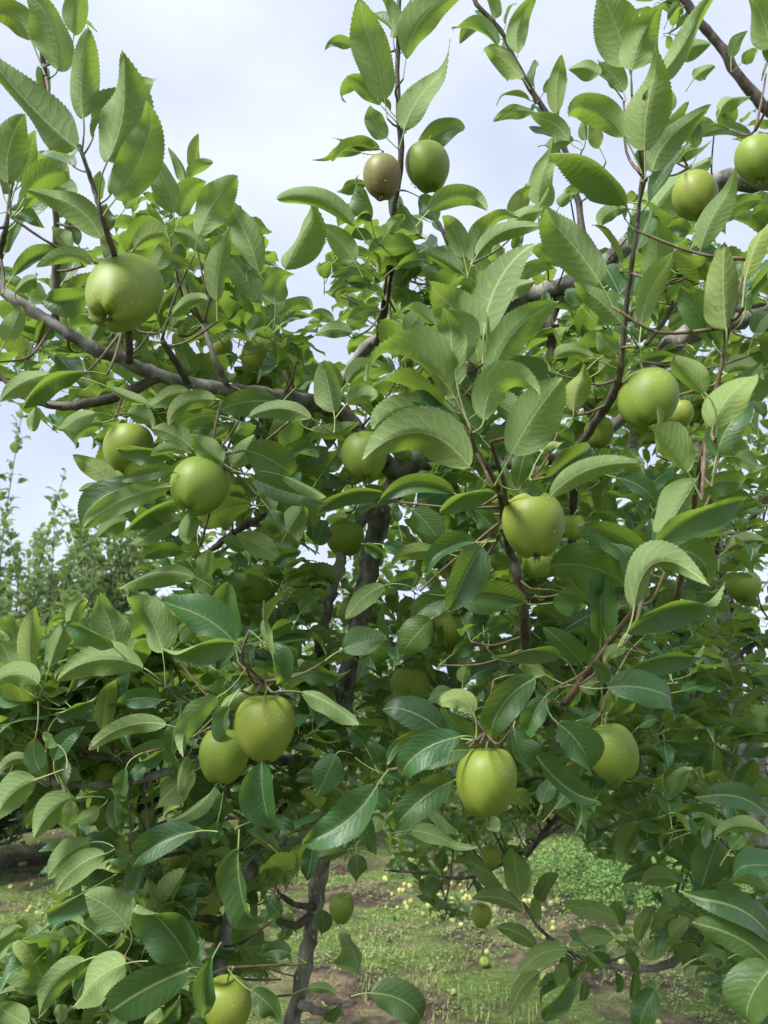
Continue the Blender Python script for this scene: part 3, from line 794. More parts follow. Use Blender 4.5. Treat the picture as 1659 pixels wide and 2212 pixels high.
H[(1659, 1475)] = """
305 242 -115 55 190 U 70 a
325 352 -75 385 135 U 74 a
372 545 -82 505 205 Uf 69 -.26
316 192 288 -132 130 U 70 .03
460 195 722 -165 160 U 76 .12
432 342 692 195 155 U 69 .35
548 492 768 162 235 U 73 .03
690 195 530 78 105 T 76 -.05
622 692 420 568 72 U 76 -.05
590 640 692 655 112 Tf 80 .1
300 655 -30 685 112 T 88 a
475 655 255 750 110 M 84 -.2
118 728 238 897 120 T 96 .1
385 722 482 842 108 T 94 .1
398 868 168 1002 92 T 88 -.15
425 888 288 1168 180 T 83 -.05
242 908 20 958 74 Uy 94 -.1
290 1108 120 1205 118 T 92 -.1
205 1200 70 1358 150 Ty 90 0
308 1098 612 1132 162 T 92 .05
700 612 912 462 112 T 90 .08
718 672 1125 533 118 U 84 .12
1000 588 1178 702 100 T 92 .12
1135 932 845 790 175 T 86 -.05
718 968 1068 1062 205 T 88 .12
760 1080 990 1040 72 T 94 -.1
1355 592 1175 842 178 U 79 .05
1150 902 1588 685 132 M 77 .12
1350 655 1582 628 104 T 82 .18
1388 225 1255 62 135 Uy 68 .05
1420 375 1610 138 150 Uy 70 .1
1435 505 1628 245 150 T 74 .12
1312 565 1142 368 192 Uyf 68 -.05
1185 378 1178 262 34 Upf 80 0
1080 1155 1392 1035 182 U 72 .42
1225 905 1412 1045 150 T 78 .25
1045 1265 1492 1158 148 M 74 .16
1000 1372 870 1220 172 T 92 -.1
855 1392 688 1235 112 T 92 -.05
762 1362 503 1392 92 M 86 a
1050 1422 1402 1388 98 M 86 .15
820 302 882 110 112 Uy 90 .1
905 70 718 82 66 U 94 a
1005 62 915 -35 125 U 92 0
1060 130 1265 68 68 T 98 .15
578 632 628 430 92 T 86 .05
650 370 760 300 86 T 96 0
820 440 650 380 90 T 94 0
690 470 770 450 50 U 90 .2
755 330 842 320 64 T 92 .1
130 1478 245 1288 195 U 92 .05
960 1470 900 1380 80 Tf 84 0
950 60 1040 10 80 U 96 0
300 1350 390 1300 80 T 108 0
340 1475 360 1395 90 U 98 0
440 1250 560 1200 100 T 104 0
560 1440 660 1470 90 T 92 .1
700 1440 570 1390 70 Uy 90 -.1
1050 1330 950 1390 60 Uy 84 -.2
880 1120 780 1010 60 Uy 88 0
730 1130 870 1160 120 T 98 .1
1120 1280 1180 1230 100 T 104 0
1520 500 1640 560 90 U 96 .1
1480 900 1640 860 90 U 120 .1
1500 1080 1620 1150 70 T 130 .1
1400 420 1560 560 100 U 104 .1
830 240 930 190 60 U 98 a
930 130 1010 60 90 U 98 0
640 240 740 190 70 T 92 0
720 130 620 60 80 U 94 0
0 880 90 960 90 T 102 .1
60 780 20 700 90 T 104 0
150 1020 20 1060 90 T 100 -.1
450 1080 380 990 100 T 98 0
540 980 430 940 90 T 98 -.1
620 470 700 540 90 T 100 .1
640 990 660 1060 50 Up 84 0
700 1000 610 1060 90 T 112 0
960 500 1020 470 60 T 106 0
1480 140 1640 170 90 U 110 .2
1660 30 1560 80 90 U 120 0
1600 260 1650 330 70 T 120 0
900 980 960 860 120 T 100 0
200 1000 240 1080 80 T 96 0
"""
H[(0, 2950)] = """
698 75 508 88 98 T 92 -.1
245 150 418 78 84 M 92 .1
722 182 383 285 98 U 90 -.12
440 202 472 -30 90 Uy 98 0
152 240 202 412 92 T 90 -.15
235 335 358 198 80 T 92 .1
255 270 188 212 66 Up 88 0
128 328 -10 385 62 U 92 a
152 420 -22 585 130 U 84 -.1
775 150 758 347 82 T 92 -.1
940 62 775 305 108 U 88 -.12
812 318 770 502 62 U 92 -.1
702 290 600 347 74 T 92 0
632 355 562 415 64 T 92 0
545 370 520 522 76 T 92 0
500 500 528 652 82 T 96 -.1
988 100 1002 257 84 Mf 82 -.15
945 122 1112 18 92 U 94 .1
1300 40 1548 192 84 Up 86 .1
1130 345 1172 632 212 T 88 -.03
1632 440 1308 692 162 T 86 .1
1452 310 1372 488 142 T 96 0
1300 350 1310 470 84 T 104 0
842 380 668 545 122 U 104 0
932 440 740 602 62 U 100 0
940 560 778 562 92 T 106 0
332 500 148 672 122 Up 94 -.12
310 510 292 652 66 U 92 0
432 540 330 592 72 U 98 0
195 510 118 632 62 T 104 0
392 690 203 852 120 U 96 -.12
452 740 228 912 112 U 94 -.12
538 782 363 837 74 U 92 -.1
500 722 363 662 92 T 98 0
852 642 553 802 122 T 90 -.08
560 760 500 670 68 U 100 0
600 800 512 922 82 U 98 0
932 740 790 1002 112 T 93 -.12
1030 715 1105 1078 142 M 86 -.03
940 600 930 702 72 T 100 0
755 775 760 902 52 U 100 0
492 832 148 1048 92 Mp 92 -.04
558 1062 362 918 172 U 90 -.08
552 1060 588 922 96 U 94 0
822 1207 598 942 202 T 84 -.06
818 1235 408 1480 192 T 82 -.06
548 1212 328 1405 142 Up 84 -.12
430 1190 320 1380 82 T 90 0
366 1200 163 1452 112 U 90 -.12
360 1050 175 1072 52 Up 94 -.15
340 1020 210 1000 62 T 96 a
440 1170 550 1090 92 U 96 0
192 1302 92 1102 112 Uy 96 0
215 1252 272 1068 82 U 98 0
-5 1112 96 1045 42 Up 100 0
168 1312 -5 1240 84 U 98 -.1
-10 1200 80 1115 60 U 102 0
170 1350 0 1345 60 U 100 -.1
120 1478 -10 1400 120 U 96 0
918 1190 902 1457 112 Tf 82 -.1
848 1270 728 1338 62 U 86 a
830 1190 880 1105 76 T 94 0
1085 1330 1212 1462 102 T 94 .1
1258 1170 1113 1190 76 T 100 a
1350 690 1322 857 76 T 110 0
1440 680 1525 690 62 T 112 .1
1500 720 1375 752 82 U 120 0
1540 740 1552 867 96 T 110 0
1530 560 1612 737 92 T 104 .05
1390 980 1400 1095 82 T 118 0
1556 1257 1470 1080 122 U 108 -.1
1330 1320 1452 1342 54 U 112 .1
1090 600 1282 632 72 T 100 .1
1560 500 1680 560 130 T 94 .1
1405 1455 1472 1400 60 T 122 0
1150 900 1200 700 120 U 122 0
250 1475 260 1390 80 U 92 0
60 1290 180 1330 80 U 98 0
700 1475 780 1380 120 T 92 0
620 1475 700 1400 60 Up 90 0
1160 700 1060 640 80 T 108 0
480 620 560 560 60 T 102 0
880 900 960 840 90 U 116 0
1130 1060 1040 1160 100 U 112 0
640 720 540 650 60 U 106 0
1000 560 930 470 90 T 104 0
1640 350 1590 250 90 T 100 0
1580 280 1500 200 80 T 104 0
30 150 130 190 80 T 98 .1
60 60 190 100 70 T 100 .1
820 460 900 520 90 T 108 0
420 160 340 90 80 U 100 0
560 1320 540 1450 80 U 92 0
1220 830 1270 760 80 U 124 0
1600 640 1650 560 70 U 110 0
"""
H[(1659, 2950)] = """
252 212 -12 100 150 T 92 -.08
332 232 58 417 150 Tf 78 -.12
368 290 140 385 110 Tf 84 -.12
218 225 8 342 62 T 82 -.2
290 30 195 80 82 T 96 0
388 135 232 92 108 Uy 80 -.3
655 -22 453 267 160 T 80 -.15
405 240 248 98 112 T 94 0
692 65 620 247 102 T 84 -.1
560 200 647 397 132 Tf 82 -.12
640 290 907 512 132 T 84 -.12
748 172 888 402 152 Tf 80 .1
962 22 1288 95 150 T 84 .08
302 422 32 652 152 T 92 -.08
108 640 348 742 82 U 104 .1
188 540 322 652 80 U 108 0
-10 390 88 440 102 T 96 0
1668 582 1348 500 104 T 92 -.14
1668 662 1428 667 74 U 96 a
1702 800 1508 802 200 T 88 0
1682 1112 1322 935 150 T 86 -.12
1682 1232 1333 1038 142 T 84 -.1
1685 1225 1560 1490 190 T 78 -.1
1352 1190 1482 1232 82 T 110 .2
1442 685 1372 882 172 T 108 0
1258 560 1462 602 84 T 112 .1
1430 270 1432 452 102 T 124 0
1225 250 1397 302 84 T 124 .1
1172 812 1028 862 62 T 126 -.1
1277 862 1100 872 76 U 124 a
1092 625 973 742 62 T 130 -.1
590 922 560 712 112 U 128 0
512 882 343 770 82 U 130 -.1
670 942 755 828 82 T 132 0
602 992 383 938 84 U 128 -.15
670 1032 660 935 100 U 130 0
1015 1042 788 985 92 U 128 a
1000 940 1035 1050 62 T 132 0
990 1102 800 1142 76 U 128 a
662 1142 483 1055 84 U 130 -.1
792 1152 585 1262 92 U 128 -.15
672 1250 548 1432 72 U 130 -.12
842 1275 690 1480 92 M 126 -.1
975 1190 820 1255 62 T 130 -.1
1170 1330 1100 1500 132 T 122 -.05
1090 1240 1075 1390 52 T 128 0
1050 1155 1070 1255 62 T 128 0
1000 1250 1005 1340 42 T 132 0
870 1280 850 1390 42 T 132 0
1100 1122 1166 963 72 U 128 .1
1170 1090 1280 1000 72 U 126 .1
1130 1190 1240 1120 70 U 126 0
1250 1130 1290 1230 72 T 124 0
780 1205 750 1310 62 U 130 0
-60 1340 180 1480 150 T 96 .15
1230 1120 1320 1020 72 U 120 .1
1530 460 1600 330 90 T 130 0
1340 420 1230 350 80 U 130 0
1450 250 1610 250 90 U 126 a
1100 190 1200 160 60 T 120 .1
1480 1050 1380 900 60 U 112 0
1560 1160 1640 1110 70 T 104 0
850 160 930 120 80 T 104 0
950 -10 850 40 120 U 92 0
70 0 160 60 70 T 108 0
1180 1330 1130 1290 60 U 126 0
1480 470 1540 620 80 T 118 0
1280 950 1200 900 80 U 124 0
1330 620 1230 700 90 T 128 0
1310 600 1270 740 70 U 124 0
1150 640 1160 700 40 U 140 0
1500 720 1560 640 80 T 104 0
450 560 500 640 70 U 110 0
"""
heroes = []
for (ox, oy), txt in H.items():
    for ln in txt.strip().splitlines():
        p = ln.split(); bx, by, tx, ty, wd = map(float, p[:5])
        bx, tx = (bx + ox) / 2, (tx + ox) / 2; by, ty = (by + oy) / 2, (ty + oy) / 2; wd /= 2
        bow = p[7]
        bow = (.16 * (1 if tx > bx else -1)) if bow == 'a' else float(bow)
        if abs(bow) < .01: bow = random.uniform(-.06, .06)
        heroes.append([bx, by, tx, ty, wd, p[5], float(p[6]) / 100, bow])
hn = len(heroes)
hx = np.array([[h[0], h[1], h[2], h[3], h[4], h[6], h[7]] for h in heroes])
code = [h[5] for h in heroes]
dep = hx[:, 5].copy()
for i in range(hn):                      # leaves behind an apple stay behind it, those before it stay clear of its skin
    for (ax, ay, aw, ah, ad, ar) in APP:
        ins = 0
        for u in (0.12, .3, .5, .7, .9):
            x = hx[i, 0] * (1 - u) + hx[i, 2] * u; y = hx[i, 1] * (1 - u) + hx[i, 3] * u
            ins += ((x - ax) / aw) ** 2 + ((y - ay) / ah) ** 2 < 1.15
        if ins:
            if 'f' in code[i]: dep[i] = min(dep[i], ad - ar - .012)
            elif abs(dep[i] - ad) < ar + .05 or dep[i] < ad: dep[i] = ad + ar * .75 + .01 if ins > 1 or ad < 1.1 else dep[i]
Lp = np.hypot(hx[:, 2] - hx[:, 0], hx[:, 3] - hx[:, 1]) * dep / F
dd = rng.uniform(-.22, .12, hn) * Lp
# foreshortening is mild; keep the blade plane turned a little off the view
Bh = P(hx[:, 0], hx[:, 1], dep); Th = P(hx[:, 2], hx[:, 3], dep + dd)
ax_ = nrm(Th - Bh); view = nrm(CAM - (Bh + Th) / 2)
n0 = nrm(view - ax_ * (view * ax_).sum(1, keepdims=True)); s0 = np.cross(ax_, n0)
front = np.array([1. if c[0] in 'TM' else -1. for c in code])
roll = rng.uniform(-.6, .6, hn); fold = rng.uniform(.15, .75, hn); curl = rng.uniform(-.7, .5, hn)
for i, c in enumerate(code):
    if c[0] == 'M': roll[i] = (.62 if hx[i, 2] > hx[i, 0] else -.62) ; fold[i] = .62; curl[i] = .3
    if 'p' in c and c[0] == 'U': fold[i] = .7; roll[i] = random.choice((-.5, .5))
nn = front[:, None] * (n0 * np.cos(roll)[:, None] + s0 * np.sin(roll)[:, None])
dx, dy = hx[:, 2] - hx[:, 0], hx[:, 3] - hx[:, 1]
pl = np.stack([dy, -dx], 1)                 # to the left of travel, picture y down
lat = (pl[:, 0] * hx[:, 6])[:, None] * RV + (-(pl[:, 1] * hx[:, 6]))[:, None] * UV_
ctrl = lat * (dep / F)[:, None] * 2.0 + nn * (rng.uniform(-.02, .16, hn) * Lp)[:, None]
hwid = hx[:, 4] / 2 * dep / F / (np.cos(fold) * np.clip(np.cos(roll), .6, 1)) * .95
hwid = np.minimum(hwid, .38 * Lp)
def nearest(pts):
    A = np.concatenate(NODES); bi = np.zeros(len(pts), int); bd = np.zeros(len(pts))
    for i0 in range(0, len(pts), 400):
        q = pts[i0:i0 + 400]; D = np.linalg.norm(q[:, None] - A[None], axis=2); k = D.argmin(1); bi[i0:i0 + 400] = k; bd[i0:i0 + 400] = D[np.arange(len(q)), k]
    return A[bi], bd
t0 = nrm((Bh + Th) / 2 + ctrl - Bh)
want = Bh - t0 * .024 + np.array([0, 0, -.004])
npt, nd = nearest(want)
att = np.where((nd < .035)[:, None], npt, want)
for i in range(hn):                      # no petiole runs across the face of an apple
    x_, y_, _ = proj(att[i] * .6 + Bh[i] * .4)
    for (ax, ay, aw, ah, ad, ar) in APP:
        if ((x_ - ax) / aw) ** 2 + ((y_ - ay) / ah) ** 2 < 1.0 and dep[i] < ad + ar * .6: att[i] = Bh[i] - t0[i] * .004; nd[i] = 0
# leaves that start close together share one spur: their petioles meet there
free = [i for i in range(hn) if nd[i] >= .035]; hubs = []
while free:
    i = free[0]; grp = [j for j in free if np.linalg.norm(att[j] - att[i]) < .05]
    hub = att[grp].mean(0); x_, y_, _ = proj(hub)
    if not any(((x_ - ax) / aw) ** 2 + ((y_ - ay) / ah) ** 2 < 1.1 for (ax, ay, aw, ah, ad, ar) in APP):
        hubs.append(hub)
        for j in grp: att[j] = hub + (att[j] - hub) * .12
    free = [j for j in free if j not in grp]
V, f, uvs, mi = leaf_geo(Bh, Th, ctrl, nn, hwid, fold, curl, rng.uniform(.06, .24, hn), rng.uniform(-.8, .8, hn), att, 56, 8, True, rng)
tint = rng.uniform(0, 1, hn); yel = np.array([min(1, c.count('y') * .42) + rng.uniform(0, .28) for c in code])
tint = np.array([1.0 if 'p' in c else t_ for c, t_ in zip(code, tint)])
order = np.argsort(-(Lp * hwid / dep ** 2))
for i in order[:300]:
    o = Bh[i]
    me = mesh_np('leaf', V[i] - o, f, uvs[i], (LEAF, PETIOLE), mi, {'tint': np.full(V.shape[1], tint[i]), 'yellow': np.full(V.shape[1], yel[i])})
    link('leaf', me, tree, Vector(o) - tree.location)
rest = order[300:]
HREST = (V[rest], f, uvs[rest], mi, tint[rest], yel[rest])

# ------------------------------------------------------------------ the inner crown: spurs of leaves wherever the crown is closed
MASK = """
+..................+++++
....................++++
....................++++
.....................+++
...................+++++
.....+...............+++
....+++....++...+..+++++
+..######.++++++++.#####
+++######.######++######
#########.##############
########################
########################
#+######################
.+++####################
...#####################
...#####################
...+####################
....+###################
.....###################
++++####################
########################
########################
########################
########################
########################
+###########++..########
.##########+......++####
.+########+........+.+##
..#######+.......++++###
+########+......+++++###
#########.......+++++.##
#########.......++....++
""".strip().splitlines()
def cell(x, y, mask=MASK):
    i = np.clip((y / 69.125).astype(int), 0, 31); j = np.clip((x / 69.125).astype(int), 0, 23)
    out = np.array([{'.': 0, '+': 1, '#': 2}[mask[a][b]] for a, b in zip(i, j)])
    return np.where((x < -160) | (x > 1820) | (y > 2400), 2, out)
CLEAR = [(640, 2150, 40, 1.6), (655, 2080, 38, 1.6), (672, 2000, 38, 1.6), (688, 1920, 38, 1.6), (700, 1840, 36, 1.6), (800, 1230, 42, 1.5), (812, 1160, 42, 1.5), (785, 1290, 34, 1.5), (870, 1020, 40, 1.5), (755, 1460, 26, 1.5),
         (730, 1200, 20, 1.36), (712, 1300, 20, 1.36), (470, 2070, 25, 1.12), (490, 2000, 25, 1.15), (1190, 620, 45, 1.4), (1240, 600, 40, 1.4), (1120, 650, 40, 1.4), (800, 750, 35, 1.45), (760, 790, 25, 1.45), (1500, 710, 50, 1.35), (1560, 700, 40, 1.35), (1450, 760, 35, 1.35),
         (1560, 400, 45, 1.45), (1540, 90, 26, 1.75), (1600, 165, 28, 1.75), (1640, 215, 28, 1.75)]
for k in range(0, 760, 22): CLEAR.append((k, np.interp(k, [0, 60, 115, 180, 250, 340, 440, 530, 650, 740], [620, 668, 700, 742, 772, 810, 834, 846, 865, 900]), 20, np.interp(k, [0, 250, 530, 740], [1.0, 1.0, 1.1, 1.35])))
CLEAR = [(a, b, c * 1.25, d) for a, b, c, d in CLEAR]
for k in range(60, 340, 22): CLEAR.append((k, 868, 16, 1.03))
def ok_leaf(pts3, mask):
    good = np.ones(len(pts3[0]), bool)
    for q in pts3:
        x, y, d = proj(q); good &= cell(x, y, mask) > 0
        for (ax, ay, aw, ah, ad, ar) in APP:
            k_ = .95 if ad < 1.25 and aw > 44 else .95 if 1 < ad < 1.25 else .42
            good &= ~((((x - ax) / (aw * k_)) ** 2 + ((y - ay) / (ah * k_)) ** 2 < 1) & (d < ad + .05))
        for (ax, ay, ar, ad) in CLEAR: good &= ~(((x - ax) ** 2 + (y - ay) ** 2 < ar * ar) & (d < ad))
    return good
UP = np.array([0, 0, 1.])
def spur_leaves(c, rg, per=(5, 9), L=(.055, .098), upb=.35, out=None):
    """c (m,3) spur tips -> bases, tips, ctrl, normals, half widths, attachment"""
    cnt = rg.integers(per[0], per[1], len(c)); idx = np.repeat(np.arange(len(c)), cnt); n = len(idx)
    az = rg.uniform(0, 6.283, n); el = rg.normal(upb, .38, n)
    dr = np.stack([np.cos(az) * np.cos(el), np.sin(az) * np.cos(el), np.sin(el)], 1)
    ln = rg.uniform(L[0], L[1], n); pet = rg.uniform(.015, .032, n)
    a = c[idx] + rg.normal(0, .008, (n, 3)); b = a + dr * pet[:, None] + UP * .003
    d2 = nrm(dr + UP * rg.uniform(-.75, .25, n)[:, None]); tt = b + d2 * ln[:, None]
    nr_ = UP + rg.normal(0, .32, (n, 3)); ax = nrm(tt - b); nr_ = nrm(nr_ - ax * (nr_ * ax).sum(1, keepdims=True))
    ct = nr_ * (ln * rg.uniform(.0, .16, n))[:, None] + np.cross(ax, nr_) * (ln * rg.uniform(-.08, .08, n))[:, None]
    return b, tt, ct, nr_, ln * rg.uniform(.24, .33, n), a, idx
def make_fill(nsp, zr, mask, weights, rg, rows=10, cols=4, region=None, L=(.045, .088), mind=None):
    cells = [(j, i, weights[ch]) for i, row in enumerate(mask) for j, ch in enumerate(row) if ch != '.' and (region is None or region(j * 69, i * 69))]
    wts = np.array([c[2] for c in cells], float); wts /= wts.sum()
    k = rg.choice(len(cells), nsp, p=wts); cj = np.array([cells[q][0] for q in k]); ci = np.array([cells[q][1] for q in k])
    x = (cj + rg.uniform(0, 1, nsp)) * 69.125; y = (ci + rg.uniform(0, 1, nsp)) * 69.125
    x += np.where(cj == 0, rg.uniform(-120, 0, nsp), 0) + np.where(cj == 23, rg.uniform(0, 120, nsp), 0); y += np.where(ci == 31, rg.uniform(0, 150, nsp), 0)
    d = rg.uniform(zr[0], zr[1], nsp)
    if mind is not None: d = np.maximum(d, mind(x, y) + rg.uniform(0, .1, nsp))
    c = P(x, y, d); b, tt, ct, nr_, hw_, a, idx = spur_leaves(c, rg, L=L)
    g = ok_leaf([b, (b + tt) / 2 + ct / 2, tt, a], mask)
    b, tt, ct, nr_, hw_, a, idx = [q[g] for q in (b, tt, ct, nr_, hw_, a, idx)]
    n = len(b)
    V, f, uv, mi = leaf_geo(b, tt, ct, nr_, hw_, rg.uniform(.1, .7, n), rg.uniform(-.5, .5, n), rg.uniform(.05, .25, n), rg.uniform(-.5, .5, n), a, rows, cols, True, rg)
    ti = rg.uniform(0, 1, n); ye = rg.uniform(.05, .4, n) if zr[0] < 1 else np.where(rg.uniform(0, 1, n) < .08, rg.uniform(.3, .7, n), rg.uniform(0, .12, n))
    return (V, f, uv, mi, ti, ye), c[np.unique(idx)], (b, hw_)
rg2 = np.random.default_rng(11)
# leaves set spirally up the young shoots
sb = []
for ob in tree.children:
    if ob.name.startswith('shoot'):
        pth = SHOOTS[ob.name]; sl_ = np.linalg.norm(np.diff(pth, axis=0), axis=1).cumsum(); sl_ = np.concatenate([[0], sl_])
        for u in np.arange(.01, min(sl_[-1], .42), .017):
            p_ = np.array([np.interp(u, sl_, pth[:, k]) for k in range(3)]); k_ = np.searchsorted(sl_, u)
            up_ = nrm((pth[max(0, k_ - 1)] - pth[min(len(pth) - 1, k_ + 1)])[None])[0]; sb.append((p_, up_, u))
A_ = np.array([q[0] for q in sb]); U_ = np.array([q[1] for q in sb]); n = len(A_)
az = np.arange(n) * 2.4 + rg2.normal(0, .3, n); e1 = nrm(np.cross(U_, [0, 1., .3])); e2 = np.cross(U_, e1)
side_ = e1 * np.cos(az)[:, None] + e2 * np.sin(az)[:, None]; dr = nrm(side_ * .75 + U_ * rg2.uniform(.5, 1.1, n)[:, None])
ln = rg2.uniform(.045, .08, n); b_ = A_ + dr * .02; tt_ = b_ + nrm(dr + U_ * .15 + side_ * .15) * ln[:, None]
nr_ = U_ - side_ * .3 + rg2.normal(0, .2, (n, 3)); ax2 = nrm(tt_ - b_); nr_ = nrm(nr_ - ax2 * (nr_ * ax2).sum(1, keepdims=True))
keep = np.ones(n, bool)
for q_ in (b_, (b_ + tt_) / 2, tt_):
    x_, y_, d_ = proj(q_)
    for (ax, ay, aw, ah, ad, ar) in APP: keep &= ~((((x_ - ax) / (aw * .95)) ** 2 + ((y_ - ay) / (ah * .95)) ** 2 < 1) & (d_ < ad + .05))
keep &= (tt_ - A_) @ FV > -.012          # the traced leaves keep the front of each shoot
b_, tt_, nr_, ln, A_ = b_[keep], tt_[keep], nr_[keep], ln[keep], A_[keep]; n = len(b_)
LS_ = leaf_geo(b_, tt_, -nr_ * (ln * -.1)[:, None], nr_, ln * rg2.uniform(.22, .3, n), rg2.uniform(.2, .8, n), rg2.uniform(-.4, .4, n), rg2.uniform(.05, .2, n), rg2.uniform(-.6, .6, n), A_, 28, 6, True, rg2)
LS_ = (*LS_, rg2.uniform(0, 1, n), rg2.uniform(0, .25, n))
LA, spA, _ = make_fill(340, (1.10, 1.45), MASK, {'#': 1, '+': .22}, rg2, 22, 6)
LN, spN, _ = make_fill(95, (.98, 1.2), MASK, {'#': 1, '+': .6}, rg2, 28, 6, region=lambda x, y: (x < 330 and y > 1900) or (x < 260 and 1330 < y < 1700))
LB, spB, _ = make_fill(480, (1.4, 2.15), MASK, {'#': 1, '+': .25}, rg2, 12, 4)
def twigs(name, pts, parent, rg, rad=.0022, maxd=.4, sides=5, mat=BARK_DARK, nodes=None):
    near, nd = nearest(pts) if nodes is None else nodes(pts); Vs, Fs, T3, off = [], [], [], 0
    for p_, q_, d_ in zip(pts, near, nd):
        if d_ > maxd or d_ < .01: continue
        mid = (p_ + q_) / 2 + rg.normal(0, .06, 3) * d_ + np.array([0, 0, -.10 * d_])
        c = catmull(np.array([[*q_, rad * 1.5], [*mid, rad * 1.15], [*p_, rad]]), 4)
        bad = False
        for (ax, ay, aw, ah, ad, ar) in APP:
            x_, y_, dd_ = proj(c[:, :3]); bad |= bool(((((x_ - ax) / aw) ** 2 + ((y_ - ay) / ah) ** 2 < 1.05) & (dd_ < ad + ar * .5)).any())
        if bad: continue
        v, f_, t3 = tube(c[:, :3], c[:, 3], sides, rg, .15); Vs.append(v); Fs.append(f_ + off); T3.append(t3 + off); off += len(v)
    if not Vs: return
    me = mesh_np(name, np.concatenate(Vs) - np.array(parent.location), [np.concatenate(Fs), np.concatenate(T3)], mats=(mat,))
    return meta(link(name, me, parent), kind='stuff')
twigs('twigs', np.concatenate([spA, spN, spB]), tree, rg2, .0015, .11, mat=BARK_RED)
twigs('fine_twigs', np.array(hubs), tree, rg2, .0014, .14, mat=BARK_RED)
for nm, pk in (('outer_leaves', HREST), ('shoot_leaves', LS_), ('near_low_leaves', LN), ('middle_leaves', LA), ('inner_leaves', LB)):
    V_, f_, u_, m_, t_, y_ = pk
    me = joined(nm, V_ - np.array(tree.location), f_, u_, m_, t_, y_, (LEAF, PETIOLE))
    meta(link(nm, me, tree), kind='stuff')
print('hero', hn, 'fill', len(LA[0]), len(LB[0]))

# ------------------------------------------------------------------ the next tree of the row, behind on the right
RM = """
........................
........................
........................
........................
........................
........................
........................
........................
........................
..................++++++
................++++++++
...............+++######
............++++++######
...........+++++########
.........+++++##########
.......+++++++##########
......++++++++##########
.....+++++++++##########
.....++++++++###########
....+++++++++###########
....++++++++############
....++++++++############
....++++++++############
....++++++++############
....+++++++++###########
.....+++++++++##########
............+++++.++####
............+++++..+++##
............+++....+++##
.................+++++##
.....................+##
......................++
""".strip().splitlines()
r2 = np.array([P(1640, 1500, 3.3)[0], P(1640, 1500, 3.3)[1], 0.]); tree2 = empty('apple_tree', r2)
meta(tree2, 'dense neighbouring apple tree behind the near one at the right, with slanting thin branches', 'tree', 'apple trees in the orchard')
NODES = []
top = P(1500, 900, 3.2)
wood('trunk', [[*r2, .06], [*(r2 + np.array([.02, 0, .5])), .05], [*P(1600, 1600, 3.25), .048], [*P(1560, 1350, 3.2), .042], [*P(1530, 1100, 3.2), .034], [*top, .02]], BARK, tree2, 12, 6, world=True)
for pts in (((1720, 1330, 2.0, 6), (1659, 1370, 2.0, 6), (1560, 1440, 2.0, 6), (1500, 1500, 2.02, 6), (1440, 1600, 2.05, 5.5), (1412, 1665, 2.1, 5)),
            ((1600, 1420, 3.2, 10), (1500, 1500, 2.9, 9), (1360, 1640, 2.5, 8), (1232, 1735, 2.2, 7), (1135, 1850, 2.1, 5)),
            ((1290, 1700, 2.35, 5), (1200, 1790, 2.4, 4), (1030, 1892, 2.4, 3), (900, 1884, 2.4, 3), (830, 1880, 2.4, 2)),
            ((1560, 1300, 3.2, 9), (1400, 1250, 2.9, 8), (1280, 1290, 2.6, 7), (1180, 1330, 2.4, 5)),
            ((1560, 1200, 3.2, 9), (1640, 1100, 3.0, 7), (1700, 1020, 2.9, 5)),
            ((1540, 1150, 3.2, 9), (1420, 1050, 3.1, 7), (1340, 960, 3.0, 5)),
            ((1600, 1550, 3.2, 9), (1650, 1650, 2.8, 7), (1560, 1780, 2.5, 6), (1480, 1860, 2.3, 4)),
            ((1650, 1500, 3.2, 9), (1550, 1200, 2.6, 6), (1600, 1150, 2.5, 5), (1650, 1130, 2.4, 4))):
    wood('branch', pts, BARK_DARK, tree2, 8, 5)
rg3 = np.random.default_rng(5)
RC, spC, (bC, hC) = make_fill(330, (1.95, 2.8), RM, {'#': 1, '+': .25}, rg3, 10, 4)
RE, spE, _ = make_fill(75, (2.2, 3.4), RM, {'#': 1, '+': 1}, rg3, 8, 4, region=lambda x, y: 820 < x < 1320 and 1600 < y < 1850)
RD, spD, _ = make_fill(700, (2.8, 4.4), RM, {'#': 1, '+': .4}, rg3, 7, 4)
V_, f_, u_, m_, t_, y_ = RC
_, _, dC = proj(bC); od = np.argsort(-(hC / dC))
for i in od[:300]:
    me = mesh_np('leaf', V_[i] - bC[i], f_, u_[i], (LEAF, PETIOLE), m_, {'tint': np.full(V_.shape[1], t_[i]), 'yellow': np.full(V_.shape[1], y_[i])})
    link('leaf', me, tree2, Vector(bC[i]) - tree2.location)
rs = od[300:]
for nm, pk in (('outer_leaves', (V_[rs], f_, u_[rs], m_, t_[rs], y_[rs])), ('low_leaves', RE), ('inner_leaves', RD)):
    a, b, c, d, e, g = pk
    meta(link(nm, joined(nm, a - np.array(tree2.location), b, c, d, e, g, (LEAF, PETIOLE)), tree2), kind='stuff')
twigs('twigs', np.concatenate([spC, spD[:300]]), tree2, rg3, .0022, .28)

